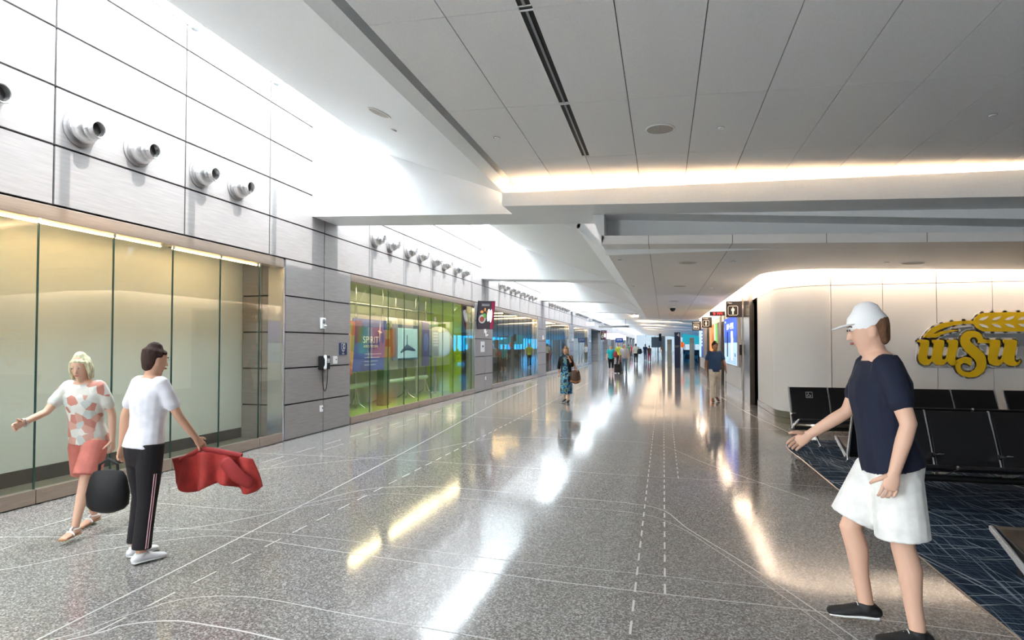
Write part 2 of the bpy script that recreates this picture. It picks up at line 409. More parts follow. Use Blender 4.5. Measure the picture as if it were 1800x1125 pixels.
# jamb trims beside each pilaster
b = MB()
for a, m_, c in pils:
    b.box(XW-.3, a-.05, .006, XW+.005, a-.015, 3.0); b.box(XW-.3, c-.018, .006, XW-.03, c+.02, 3.0)
struct(b.build('wall_edge_trim', M['alu'], wl))

# glazed bays in the left wall
def glazed(n, y0, y1, gm, studs=True, door=False):
    root = bpy.data.objects.new('window_%d' % n, None); COL.objects.link(root); root.location = (XW-.02, y0, 0); root['kind'] = 'structure'
    b = MB(); b.box(XW-.16, y0, 2.985, XW-.01, y1, 3.14); yy = y1-.6
    b.build('header', M['rail'], root, world=True, bevel=.004)
    ys = []; y = y1-.6
    while y > y0+.1: ys.append(y); y -= .88
    ys = [y0]+ys[::-1]+[y1]
    if n == 2: ys = [y0+.0]+[11.17+.9*i for i in range(1, 10) if 11.17+.9*i < y1-.2]+[y1]
    for i in range(len(ys)-1):
        MB().box(XW-.03, ys[i]+.006, .15, XW-.018, ys[i+1]-.006, 2.99).build('pane', gm, root, world=True)
        MB().box(XW-.07, ys[i]+.004, .012, XW+.012, ys[i+1]-.004, .158).build('base_rail', M['rail'], root, world=True, bevel=.003)
        e = MB()
        if i: 
            e.box(XW-.032, ys[i]-.006, .16, XW-.014, ys[i]+.006, 2.985); e.build('glass_joint', M['edge'], root, world=True)
            f = MB().box(XW-.02, ys[i]-.018, 2.93, XW-.008, ys[i]+.018, 2.985); f.build('clamp', M['chrome'], root, world=True)
            if studs and i % 2 == 0:
                for dy in (-.07, .07):
                    MB().lathe([(.017, 0), (.017, .008), (.011, .014), (.011, .03), (.015, .034)], (XW+.012, ys[i]+dy, .06), (1, 0, 0), 12).build('stud', M['chrome'], root, world=True, smooth=True)
    return root
for k in range(0, 5):
    y0 = 11.19+BP*(k-1); y1 = 8.91+BP*k
    if k == 0: y0 = .54
    glazed(k+1, y0, y1, M['glassg'] if k in (0, 1) else M['glass'])
# display niche behind window 1
b = MB(); b.box(-7.22, -1.0, .22, -7.15, 8.98, 3.3); struct(b.build('wall_niche_back', M['frost']))
b = MB(); b.box(-7.2, -1.0, .0, -7.145, 8.98, .22); struct(b.build('baseboard_niche', clr('3a3530', .5)))
b = MB(); b.box(-7.15, -1.0, 0, XW-.1, 8.98, .05); struct(b.build('floor_niche', clr('6c6a5c', .4)))
b = MB(); b.box(-7.2, -1.0, 3.12, XW-.12, 8.98, 3.2); struct(b.build('ceiling_niche', clr('a09478', .7)))
nb = MB()
for r in range(5):
    nb.box(-7.14, 8.93, PR[r]+.012, -6.76, 8.955, PR[r+1]-.012); nb.box(-6.745, 8.93, PR[r]+.012, -6.34, 8.955, PR[r+1]-.012)
o = struct(nb.build('wall_niche_end', M['panel'])); b = MB(); b.box(-7.2, 8.957, 0, XW-.1, 9.0, 3.3); struct(b.build('wall_backing', M['dark'], o))
b = MB(); b.box(-7.2, -1.05, 0, XW-.1, -1.0, 3.2); struct(b.build('wall_niche_start', M['panel']))
for (a, c) in ((-.8, 3.2), (3.35, 6.55), (6.75, 8.5)):
    o = MB().box(XW-.235, a, 2.972, XW-.215, c, 2.985)
    t = thing('strip_light', 'warm linear strip light under the %s of the pale display niche' % ('header at the near end' if a < 0 else 'middle header' if a < 5 else 'far end header'), 'light', (XW-.23, (a+c)/2, 2.985), group=None)
    MB().box(XW-.27, a-.02, 2.985, XW-.19, c+.02, 3.12).build('housing', M['rail'], t, world=True)
    o.build('diffuser', M['led'], t, world=True)
# green display gallery behind window 2
y0, y1 = 11.1, 19.7
struct(MB().box(-8.3, y0, 0, -8.2, y1, 3.3).build('wall_gallery_back', M['gallery']))
struct(MB().box(-8.3, y1, 0, XW-.12, y1+.08, 3.3).build('wall_gallery_end', M['lime']))
struct(MB().box(-8.3, y0-.08, 0, XW-.12, y0, 3.3).build('wall_gallery_start', M['lime']))
struct(MB().box(-8.3, y0, 0, XW-.08, y1, .03).build('floor_gallery', clr('8fae3a', .3)))
struct(MB().box(-8.3, y0, 3.14, XW-.12, y1, 3.2).build('ceiling_gallery', clr('9aa65c', .6)))
for i, (a, c) in enumerate(((11.3, 13.2), (13.7, 17.2), (17.4, 18.9))):
    t = thing('strip_light', 'warm strip light above the green display window, %s' % ('nearest segment', 'long middle segment', 'far segment')[i], 'light', (XW-.3, (a+c)/2, 3.1))
    MB().box(XW-.36, a, 3.07, XW-.28, c, 3.14).build('housing', M['alu'], t, world=True)
    MB().box(XW-.33, a+.02, 3.06, XW-.31, c-.02, 3.07).build('diffuser', M['led2'], t, world=True)
# shops behind windows 3-5
for k in range(2, 5):
    y0 = 11.1+BP*(k-1); y1 = 9.0+BP*k
    struct(MB().box(-9.2, y0, 0, -9.1, y1, 3.3).build('wall_shop_back', M['shop']))
    struct(MB().box(-9.2, y1, 0, XW-.12, y1+.08, 3.3).build('wall_shop_end', M['shop']))
    struct(MB().box(-9.2, y0-.08, 0, XW-.12, y0, 3.3).build('wall_shop_start', M['shop']))
    struct(MB().box(-9.2, y0, 3.14, XW-.12, y1, 3.2).build('ceiling_shop', M['shop']))
# recessed bays 6+ (open alcoves lined with metal panels)
for k in range(5, NB):
    y0 = 11.1+BP*(k-1); y1 = 9.0+BP*k
    c = M['rail'] if k < 9 else M['panel']
    bb = MB()
    for r in range(5):
        for q in range(5):
            a = y0+(y1-y0)*q/5; e = y0+(y1-y0)*(q+1)/5
            bb.box(-7.3, a+.01, PR[r]+.01, -7.25, e-.01, PR[r+1]-.01)
        bb.box(-7.25, y1-.04, PR[r]+.01, XW-.12, y1, PR[r+1]-.01)
    o = struct(bb.build('wall_alcove', M['panel'])); struct(MB().box(-7.4, y0, 0, -7.3, y1+.05, 3.3).box(-7.4, y1, 0, XW-.12, y1+.06, 3.3).build('wall_backing', M['dark'], o))
    struct(MB().box(-7.4, y0, 3.14, XW-.12, y1, 3.2).build('ceiling_alcove', clr('8d8578', .7)))

# ---------------------------------------------------------------- beams, soffits, skylights
for k in range(-1, NB):
    y = beamY(k); b = MB()
    xs = [XW, -5, -3, -1, 2, 5, XR]
    pr = [(x, bz(x)) for x in xs]+[(XR, ZT), (XW, ZT)]
    b.prism(pr, y, y+BW, 'y'); o = b.build('ceiling_beam', M['paint']); struct(o)
def soffit(k):
    ya = beamY(k-1)+BW; yb = beamY(k); low = k in (1, 2, 3)
    b = MB()
    if low: pr = [(-4.77, 5.08), (-1.5, 3.76), (-1.44, 3.78), (-1.44, 3.95), (-4.72, 5.28), (-3.9, ZT), (-3.98, ZT)]
    else: pr = [(-4.77, 5.08), (-2.62, 4.25), (-2.42, 4.262), (-2.42, 4.42), (-2.62, 4.42), (-4.7, 5.25), (-3.9, ZT), (-3.98, ZT)]
    b.prism(pr, ya-.01, yb+.01, 'y'); struct(b.build('ceiling_soffit', M['paint']))
    # skylight: glass on white bars
    g = MB(); g.box(XW-.05, ya, ZT-.06, -3.95, yb, ZT-.05); sk = struct(g.build('window_skylight', M['skyglass']))
    m = MB()
    for j in joints+[joints[0]-1.8]:
        if ya < j+.1 < yb: m.box(XW-.02, j+.06, ZT-.05, -3.95, j+.18, ZT+.05)
    struct(m.build('glazing_bar', M['paint'], sk))
for k in range(0, NB): soffit(k)
soffit_b = MB()
# roof deck (closes everything right of the skylights)
struct(MB().box(-3.95, YB, ZT, XR+.2, YEND, ZT+.2).build('ceiling_deck', M['paint']))
def tile_bay(k):
    ya = beamY(k-1)+BW; yb = beamY(k)
    yT = yb-.4
    c = MB(); x0 = -2.29; xs = [x0, -1.63]
    x = -1.0
    while x < XR: xs.append(x); x += .665
    xs.append(XR)
    rows = [yT]; y = yb-1.8
    while y > ya: rows.append(y); y -= 1.82
    rows.append(ya); g = .0045 if k < 2 else .01
    for i in range(len(xs)-1):
        for j in range(len(rows)-1):
            a, e = xs[i]+g, xs[i+1]-g
            if abs(xs[i]+1.0) < .01: a = -.935
            if abs(xs[i+1]+1.0) < .01: e = -1.045
            y0, y1 = rows[j+1]+g, rows[j]-g
            if j == 0 and a > -1.2 and a < -.9: a = xs[i]+g
            if j == 0 and abs(xs[i+1]+1.0) < .01: e = xs[i+1]-g
            vs = [(a, y0, tz(a)), (e, y0, tz(e)), (e, y1, tz(e)), (a, y1, tz(a)), (a, y0, tz(a)+.02), (e, y0, tz(e)+.02), (e, y1, tz(e)+.02), (a, y1, tz(a)+.02)]
            c.add(vs, [(0, 1, 2, 3), (7, 6, 5, 4), (0, 4, 5, 1), (1, 5, 6, 2), (2, 6, 7, 3), (3, 7, 4, 0)])
    o = struct(c.build('ceiling', M['tile']))
    q = MB(); q.prism([(x0, tz(x0)+.022), (XR, tz(XR)+.022), (XR, tz(XR)+.06), (x0, tz(x0)+.06)], ya, yT, 'y'); struct(q.build('ceiling_grid', M['joint'], o))
    # side cove recess
    q = MB(); q.box(-2.44, ya, 4.55, -2.2, yb, 4.6).box(x0, ya, tz(x0)+.0, x0+.012, yT, 4.56); struct(q.build('ceiling_recess', M['paint'], o))
    # cove trough at the beam
    q = MB()
    for i in range(20):
        xa = -2.44+(XR+2.44)*i/20; xb = -2.44+(XR+2.44)*(i+1)/20
        f = lambda x: (4.06-.02*(x+2.44), 3.85-.04*(x+2.44))
        (ta, ba), (tb, bb_) = f(xa), f(xb); yf = yb-.72; yk = yb-.62
        vs = [(xa, yf, ta), (xb, yf, tb), (xb, yf, bb_+.0), (xa, yf, ba), (xb, yb, bb_), (xa, yb, ba), (xa, yf+.03, ta), (xb, yf+.03, tb), (xb, yf+.03, bb_+.06), (xa, yf+.03, ba+.06), (xb, yb, bb_+.06), (xa, yb, ba+.06)]
        q.add(vs, [(0, 1, 2, 3), (3, 2, 4, 5), (1, 0, 6, 7), (7, 6, 9, 8), (8, 9, 11, 10)])
    q.box(-2.46, yb-.72, 3.87, -2.44, yb, 4.06)
    struct(q.build('ceiling_cove', M['paint'], o))
    q = MB()
    x = -2.3
    while x < XR-1.3:
        zz = 4.0-.02*(x+2.44); q.box(x, yb-.46, zz-.03, x+1.22, yb-.41, zz); x += 1.3
    q.build('cove_lamp', M['cove'], o)
    q = MB(); q.box(-2.44, yT+.0, tz(-2.3)+.0, XR, yT+.01, tz(-2.3)+.3); struct(q.build('ceiling_cove_return', M['paint'], o))
    return o
tile_bay(0)
for k in range(4, NB): tile_bay(k)
# linear slot diffusers in the nearest bay
dn = 0
for (a, c) in ((.70, 2.44), (2.52, 4.27), (4.34, 6.10), (6.15, 7.9)):
    t = thing('linear_diffuser', 'black twin slot diffuser in the tiled ceiling, %s' % ('segment above the camera', 'segment at the top edge of the photo', 'long middle segment', 'farthest segment ending near the cove')[dn], 'air vent', (-.99, (a+c)/2, tz(-.99)), group=None)
    dn += 1
    z = tz(-.99)
    MB().box(-1.043, a, z+.005, -.937, c, z+.019).build('slot_void', M['black'], t, world=True)
    MB().box(-1.0, a+.01, z-.004, -.98, c-.01, z+.012).build('centre_bar', M['grey'], t, world=True)
    MB().box(-1.047, a, z-.003, -1.040, c, z+.01).box(-.94, a, z-.003, -.933, c, z+.01).box(-1.047, a-.006, z-.003, -.933, a, z+.01).box(-1.047, c, z-.003, -.933, c+.006, z+.01).build('frame', M['white'], t, world=True)

# low ceiling over bays 2-4
yS, yE = 9.77, 38.0
YWS, XWR = 13.2, 2.34    # logo wall and restroom wall faces
def arc(cx, cy, r, a0, a1, n): return [(cx+r*math.cos(math.radians(a0+(a1-a0)*i/n)), cy+r*math.sin(math.radians(a0+(a1-a0)*i/n))) for i in range(n+1)]
lo = [(-.97, yS), (XR, yS), (XR, YWS-.3)]+arc(3.25, 14.1, 1.2, 270, 180, 10)+[(XWR-.3, yE), (-.97, yE)]
def lowslab(poly, name, m, dz0, dz1, parent=None):
    b = MB(); n = len(poly); vs = [(x, y, lz(x)+dz0) for x, y in poly]+[(x, y, lz(x)+dz1) for x, y in poly]
    b.add(vs, [(i, (i+1) % n, n+(i+1) % n, n+i) for i in range(n)]+[tuple(range(n))[::-1], tuple(range(n, 2*n))])
    return struct(b.build(name, m, parent))
low = lowslab(lo, 'ceiling_low', M['lowceil'], 0, .14)
b = MB()
for x in (-.22, 1.05): b.box(x-.004, yS-.001, lz(x)-.001, x+.004, yE, lz(x)+.004).box(x-.004, yS-.002, lz(x), x+.004, yS+.01, lz(x)+.14)
for x in (2.38, 3.7, 5.0): b.box(x-.004, yS-.002, lz(x), x+.004, yS+.01, lz(x)+.14)
struct(b.build('ceiling_seam', M['joint'], low))
# facet between soffit and low ceiling; panel above it
b = MB()
for k in (1, 2, 3):
    ya = beamY(k-1)+BW-.01; yb = beamY(k)+.01
    b.prism([(-1.5, 3.76), (-.97, lz(-.97)), (-.95, lz(-.97)+.02), (-1.42, 3.9), (-1.5, 3.8)], ya, min(yb, yE), 'y')
    if k < 3: b.prism([(-1.24, 3.84), (-.97, lz(-.97)), (-.95, lz(-.97)+.02), (-1.0, 3.84)], beamY(k)-.01, beamY(k)+BW+.01, 'y')
b.prism([(-1.16, 3.9), (-.97, lz(-.97)), (-.93, lz(-.97)+.1), (-.93, 3.9)], yS, 10.7, 'y')
struct(b.build('ceiling_facet', M['paint']))
struct(MB().box(-.95, 10.3, 3.2, XR, 10.34, 4.0).build('ceiling_closure', M['paint']))
struct(MB().box(-1.5, yE-.02, lz(0)-.0, 9.0, yE+.05, 4.2).build('ceiling_closure', M['paint']))

# ---------------------------------------------------------------- restroom block with the logo wall
path = [(XR, YWS)]+[(3.25, YWS)]+arc(3.25, 14.1, .91, 270, 180, 16)[1:]+[(XWR, 16.35)]
def wallrun(path, z0, z1, off0, off1, name, m, parent=None):
    b = MB(); P = [Vector(p) for p in path]; n = len(P); A = []; B_ = []
    for i in range(n):
        d = (P[min(i+1, n-1)]-P[max(i-1, 0)]).normalized(); nn = Vector((-d.y, d.x))   # towards outside? path runs right->left
        A.append(P[i]-nn*off0*-1); B_.append(P[i]-nn*off1*-1)
    for i in range(n-1):
        a, c, d, e = A[i], A[i+1], B_[i+1], B_[i]
        vs = [(q.x, q.y, z) for z in (z0, z1) for q in (a, c, d, e)]
        b.add(vs, [(0, 1, 2, 3), (7, 6, 5, 4), (0, 4, 5, 1), (1, 5, 6, 2), (2, 6, 7, 3), (3, 7, 4, 0)])
    return b.build(name, m, parent)
# split path into panels at the seam stations
seamx = [3.28+.93*i for i in range(10)]
Ptop = []
def sub(p0, p1):  # points of the path between stations
    return p0, p1
stations = [(x, YWS) for x in seamx[::-1]]
flat = [[(stations[i][0]-.006, YWS), (stations[i+1][0]+.006, YWS)] for i in range(len(stations)-1)]
ap = arc(3.25, 14.1, .91, 270, 180, 20)
curv = [ap[0:8], ap[7:]+[(XWR, 14.25)], [(XWR, 14.27), (XWR, 16.35)]]
curv[0] = [(3.274, YWS)]+curv[0]
wallR = None
for seg in flat+curv:
    for (za, zb) in ((.26, 2.855), (2.865, 3.8)):
        o = wallrun(seg, za, zb, 0, -.04, 'wall_right' if wallR is None else 'wall_panel', M['wpanel'], wallR); struct(o)
        if wallR is None: wallR = o
struct(wallrun(path, 0, 3.85, -.03, -.12, 'wall_backing', M['dark'], wallR))
struct(wallrun([(p[0], p[1]) for p in path], .13, .262, .012, -.02, 'baseboard_logo_wall', M['steel']))
struct(wallrun([(p[0], p[1]) for p in path], .0, .12, .012, -.02, 'baseboard_logo_wall', M['steel']))
# wall-wash lamps in the slot, cap above
slot = [(XR, YWS-.24)]+[(3.25, YWS-.24)]+arc(3.25, 14.1, 1.14, 270, 180, 16)[1:]+[(XWR-.24, 16.3)]
cv = wallrun(slot, 3.44, 3.48, .03, -.03, 'wall_wash_lamp', M['covew'])
tag(cv, 'warm linear cove lamp washing the curved cream logo wall from the ceiling slot', 'light')
struct(MB().box(1.6, yS, 3.86, XR, yE, 3.9).build('ceiling_slot_cap', M['paint']))
# restroom wall Y 16.35 .. 41
yd0, yd1 = 16.35, 17.6
struct(MB().box(XWR+.05, yd0, 2.85, XWR+.1, yd1, 3.8).build('wall_over_door', M['wpanel']))
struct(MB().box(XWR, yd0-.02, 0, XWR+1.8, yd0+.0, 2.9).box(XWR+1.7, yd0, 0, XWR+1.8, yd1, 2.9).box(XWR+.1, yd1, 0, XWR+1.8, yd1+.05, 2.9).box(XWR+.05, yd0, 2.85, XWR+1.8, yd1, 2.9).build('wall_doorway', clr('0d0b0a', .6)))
rw = MB()
segs = [(19.5, 24.3), (26.5, 32.0), (34.7, 40.7)]
for a, c in segs:
    rw.box(XWR, a, .26, XWR+.1, c, 2.82).box(XWR, a, 2.83, XWR+.1, c, 3.8)
for a, c in ((24.3, 26.5), (32.0, 34.7)): rw.box(XWR+.9, a, 0, XWR+1.0, c, 3.8).box(XWR+.02, a, 2.62, XWR+.9, c, 3.8)
rr = struct(rw.build('wall_restroom', M['wpanel']))
sb = MB()
for a, c in segs: sb.box(XWR-.012, a, 0, XWR+.08, c, .255)
struct(sb.build('baseboard_restroom', M['steel']))
for i, (a, c) in enumerate(((17.6, 19.5), (24.3, 24.75), (26.05, 26.5), (32.0, 32.5), (34.2, 34.7), (40.7, 41.4))):
    b = MB().box(XWR-.03, a, 0, XWR+.6, c, 3.75); 
    if i == 0: b = MB().box(XWR-.03, 17.6, 0, XWR+.6, 18.25, 3.75).box(XWR, 18.25, 0, XWR+.6, 19.2, 3.75).box(XWR-.03, 19.2, 0, XWR+.6, 19.5, 3.75)
    struct(b.build('trim_%d' % (i+1), M['steel'], bevel=.006))
struct(MB().box(XWR+1.0, YWS+.2, 0, XR, 41.3, 3.8).build('wall_restroom_core', clr('3a3836', .7)))
t = MB(); y = 16.5
while y < 41: t.box(XWR-.26, y, 3.42, XWR-.2, y+1.15, 3.47); y += 1.25
tag(t.build('wall_wash_lamp', M['covew']), 'warm linear cove lamp above the restroom wall with the posters', 'light')
# room ends
def curtain(name, horiz, fixed, a, c, z1=3.9):
    b = MB(); g = MB()
    def bx(t0, t1, za, zb, d0, d1, mb):
        if horiz: mb.box(t0, fixed+d0, za, t1, fixed+d1, zb)
        else: mb.box(fixed+d0, t0, za, fixed+d1, t1, zb)
    bx(a, c, z1, ZT, 0, .2, b); bx(a, c, 0, .12, 0, .15, b); bx(a, c, 2.6, 2.68, .02, .12, b)
    t = a
    while t < c: bx(t, t+.08, .12, z1, .02, .14, b); t += 1.9
    bx(a, c, .12, z1, .06, .07, g)
    o = struct(b.build(name, M['panel'])); struct(g.build('pane', M['skyglass'], o))
struct(MB().box(-9.3, YB-.2, 0, XR+.2, YB, ZT).build('wall_back', clr('9a9896', .8)))
struct(MB().box(XR, YB, 0, XR+.2, YWS, ZT).build('wall_side', clr('9a9896', .8)))
b = MB().box(14.0, 41.4, 0, 14.1, YEND+30, .9).box(14.0, 41.4, 3.0, 14.1, YEND+30, ZT)
y = 41.4
while y < YEND+30: b.box(13.95, y, .9, 14.1, y+.12, 3.0); y += 2.4
struct(b.build('wall_gate_side', M['panel']))
struct(MB().box(XWR+1, 41.3, 0, 14.1, 41.45, ZT).build('wall_gate_start', M['wpanel']))
struct(MB().box(14.03, 41.45, .9, 14.05, YEND+30, 3.0).build('window_6', M['blueglass']))
b = MB().box(-9.3, YEND+4, 4.2, 14.2, YEND+4.2, ZT+1).box(-9.3, YEND+4, 0, -6.3, YEND+4.2, 4.2); x = -6.3
while x < 14: b.box(x, YEND+4, 0, x+.15, YEND+4.15, 4.2); x += 2.2
o = struct(b.build('wall_end', M['paint'])); struct(MB().box(-6.3, YEND+4.05, 0, 14.2, YEND+4.07, 4.2).build('pane', M['dimglass'], o))  # end wall and darkened pane added to dim the daylight flooding in
struct(MB().box(-9.3, YEND, ZT, 14.2, YEND+4.2, ZT+.2).build('ceiling_end', M['paint']))
struct(MB().box(-9.4, 22.0, 0, -9.3, YEND+4.2, ZT).build('wall_outer', M['paint']))
struct(MB().box(XR, 41.4, 3.9, 14.2, YEND+30, 4.0).build('ceiling_gate', M['paint']))
# ==END_SHELL==

# ================================================================ OBJECTS ON THE LEFT WALL
def nozzle(loc, label, grp):
    t = thing('air_nozzle', label, 'air nozzle', loc, 0, grp)
    MB().lathe([(.195, 0), (.198, .012), (.185, .02), (.165, .022)], (0, 0, 0), (1, 0, 0), 32).build('flange', M['panel'], t, smooth=True)
    MB().lathe([(.15, .015), (.166, .03), (.166, .05), (.148, .058), (.16, .072), (.155, .10), (.14, .135), (.115, .16), (.09, .17)], (0, 0, 0), (1, 0, 0), 32).build('collar', M['alu'], t, smooth=True)
    ax = Vector((1, .12, -.05))
    MB().lathe([(.125, .10), (.12, .15), (.105, .18), (.094, .19), (.09, .225), (.098, .23), (.098, .245), (.09, .248), (.08, .24), (.075, .18)], (0, 0, 0), ax, 28).build('throat', M['alu'], t, smooth=True)
    MB().lathe([(.075, .181), (.075, .19)], (0, 0, 0), ax, 24).build('throat_opening', M['black'], t)
    return t
nz0 = None
places = {0: [4.2, 5.2, 5.95, 6.98, 7.72]}
wn = ['first', 'second', 'third', 'fourth', 'fifth', 'sixth', 'seventh', 'eighth']
lab0 = ['chrome air nozzle cut by the left edge of the photo', 'nearest fully visible chrome air nozzle, largest on the left wall', 'second large chrome air nozzle, left of the long panel joint', 'third large chrome air nozzle, just right of the long panel joint', 'fourth large chrome air nozzle, nearest to the first white beam']
for i, y in enumerate(places[0]):
    if nz0 is None: nz0 = nozzle((XW, y, 4.06), lab0[0], 'large air nozzles before the first beam')
    else: dup(nz0, (XW, y, 4.06), label=lab0[i])
bayword = {1: 'above the green display window', 2: 'in the bay past the wall television', 3: 'between the third and fourth beams', 4: 'between the fourth and fifth beams', 5: 'between the fifth and sixth beams', 6: 'between the sixth and seventh beams'}
for k in range(1, 7):
    for i in range(8):
        y = 12.2+BP*(k-1)+1.8*(i//2)+.78*(i % 2)
        if k < 4: l = '%s chrome air nozzle of eight %s' % (wn[i], bayword[k])
        else: l = 'tiny distant chrome air nozzle in the row %s' % bayword[k]
        dup(nz0, (XW, y, 4.05), label=l, group='air nozzles in the row '+bayword[k])
# payphone
t = thing('payphone', 'black wall telephone with handset and hanging cord on metal pillar', 'telephone', (XW, 10.12, 1.3))
MB().box(XW, 9.98, 1.19, XW+.09, 10.26, 1.45).build('body', M['black'], t, world=True, bevel=.012)
MB().box(XW+.09, 10.12, 1.3, XW+.1, 10.24, 1.42).build('dial_plate', clr('33343a', .3), t, world=True)
kb = MB()
for i in range(3):
    for j in range(3): kb.box(XW+.1, 10.14+.03*i, 1.32+.028*j, XW+.106, 10.158+.03*i, 1.338+.028*j)
kb.build('keypad', M['white'], t, world=True)
h = MB(); h.loft([((XW+.12, 10.03, 1.22), .03, .03), ((XW+.135, 10.03, 1.28), .022, .02), ((XW+.135, 10.03, 1.38), .022, .02), ((XW+.12, 10.03, 1.44), .03, .03)], side=(0, 1, 0)); h.build('handset', M['white'], t, world=True, smooth=True)
c = MB(); c.tube(bez([(0, 0), (1, 0)], 1)[:0]+[Vector((XW+.07, 10.02+.09*(1-math.cos(PI*i/12)), 1.2-.42*math.sin(PI*i/12)-.12*0)) for i in range(13)], .008, 8); c.build('cord', M['black'], t, world=True, smooth=True)
# phone sign
t = thing('phone_sign', 'small navy telephone symbol sign on metal pillar beside the green display', 'sign', (XW, 10.86, 1.57))
MB().box(XW, 10.72, 1.455, XW+.012, 11.02, 1.70).build('panel', M['navyp'], t, world=True, bevel=.003)
sy = MB()
fr = [(10.80, 1.575), (10.93, 1.575), (10.93, 1.685), (10.80, 1.685)]
for i in range(4):
    (a, z), (c, w) = fr[i], fr[(i+1) % 4]; sy.box(XW+.012, min(a, c)-.003, min(z, w)-.003, XW+.015, max(a, c)+.003, max(z, w)+.003)
sy.tube([(XW+.014, 10.89-.028*math.sin(a), 1.63+.036*math.cos(a)) for a in [PI*i/8 for i in range(9)]], .007, 6)
sy.ball((XW+.013, 10.895, 1.666), (.003, .014, .012)).ball((XW+.013, 10.895, 1.594), (.003, .014, .012))
sy.build('handset_symbol', M['white'], t, world=True)
for i, s_ in enumerate(('Telephone', 'TTY', 'Volume')): text('lettering', s_, .028, M['white'], t, (XW+.013, 10.865, 1.545-.032*i), (0, 1, 0), (0, 0, 1))
# white emergency devices, card readers and outlets on the pillars
def device(y, z, lab, name='alarm_strobe', grp=None):
    t = thing(name, lab, 'alarm', (XW, y, z), 0, grp)
    MB().box(0, -.07, -.105, .045, .07, .105).build('housing', M['white'], t, bevel=.01)
    MB().lathe([(.05, 0), (.05, .006), (.03, .012)], (.045, 0, .035), (1, 0, 0), 20).build('speaker_disc', M['grey'], t, smooth=True)
    MB().ball((.06, .02, -.055), (.035, .045, .028)).build('lens', M['chrome'], t, smooth=True)
    return t
d0 = device(10.1, 2.07, 'white wall alarm with strobe lens on the nearest metal pillar')
pw = ['second', 'third', 'fourth', 'fifth']
for i in range(4): dup(d0, (XW, 20.9+BP*i, 2.07), label='small white wall alarm on the %s metal pillar from the camera' % pw[i])
def box_dev(name, y, z, w, h, lab, cat, dot='17171a'):
    t = thing(name, lab, cat, (XW, y, z))
    MB().box(0, -w/2, -h/2, .03, w/2, h/2).build('housing', M['white'], t, bevel=.006)
    MB().lathe([(.012, 0), (.012, .008)], (.03, .01, .01), (1, 0, 0), 12).build('button', clr(dot, .4), t)
    return t
box_dev('call_station', 10.56, 1.36, .12, .15, 'small white wall station with a dark button right of the payphone', 'wall station')
box_dev('wall_outlet', 10.08, .45, .08, .12, 'small white outlet low on the nearest metal pillar', 'outlet')
box_dev('wall_outlet', 20.85, .45, .08, .12, 'small white outlet low on the second metal pillar', 'outlet')
t = thing('notice_board', 'white notice with a small blue and orange mark on the second pillar', 'notice', (XW, 20.5, 1.6))
MB().box(0, -.22, -.19, .015, .22, .19).build('panel', M['white'], t, bevel=.003)
MB().box(.015, -.08, -.02, .018, .06, .05).build('blue_mark', clr('24408f'), t); MB().box(.015, .07, -.02, .018, .12, .05).build('orange_mark', clr('e08a2a'), t)
# wall televisions
def tv(loc, lab, rz, w=.62, h=1.0):
    t = thing('wall_television', lab, 'television', loc, rz)
    tilt = Matrix.Rotation(math.radians(14), 4, 'X')
    def tb(mb): mb.v = [tuple(tilt @ Vector(v)) for v in mb.v]; return mb
    tb(MB().box(-w/2, 0, -h/2, w/2, .07, h/2)).build('casing', M['black'], t, bevel=.008)
    tb(MB().box(-w/2+.02, -.006, -h/2+.02, w/2-.02, 0, h/2-.02)).build('screen', mat('tv_picture', hx('2e2a30'), .2, emit=hx('2e2a30'), es=.5), t)
    tb(MB().box(w/2-.13, -.010, -h/2+.02, w/2-.02, -.006, h/2-.02)).build('maroon_band', lit('7a1c3c', .6), t)
    q = MB()
    q.ball((-.13, -.012, -.13), (.13, .004, .16), 16); tb(q).build('plate_picture', lit('9aa0a0', .5), t)
    q = MB(); q.ball((-.14, -.018, -.14), (.09, .005, .10), 12); tb(q).build('meat_picture', lit('7c3a34', .6), t)
    q = MB(); q.ball((-.05, -.018, -.02), (.045, .004, .09), 12).ball((-.10, -.02, .03), (.04, .004, .03)); tb(q).build('salad_picture', lit('4f8a3a', .6), t)
    q = MB(); q.ball((.09, -.013, 0), (.06, .005, .23), 12).ball((.18, -.013, -.02), (.05, .005, .24), 12); tb(q).build('drink_picture', lit('dfe3ea', .9), t)
    q = MB(); q.ball((-.16, -.013, .12), (.06, .005, .05), 12).ball((-.05, -.013, .2), (.03, .005, .07), 12).ball((.05, -.013, .12), (.04, .005, .04)); tb(q).build('bread_picture', lit('b7793f', .6), t)
    q = MB()
    for i in range(3): q.box(-.18, -.012, .33+.03*i, .10, -.008, .338+.03*i)
    tb(q).build('caption_lines', lit('a0a0a6', .5), t)
    MB().box(-.05, .07, -.08, .05, .3, .08).build('bracket', M['grey'], t)
    MB().box(-.03, -.02+.1, -h/2-.12, .03, .14, -h/2+.02).build('sensor', M['white'], t)
    return t
T1 = tv((-6.0, 19.9, 2.70), 'tilted wall television showing food on a plate, on the second pillar', math.radians(35))
dup(T1, (-6.0, 62.2, 2.7), label='small distant wall television beside the maroon board', rz=math.radians(20))

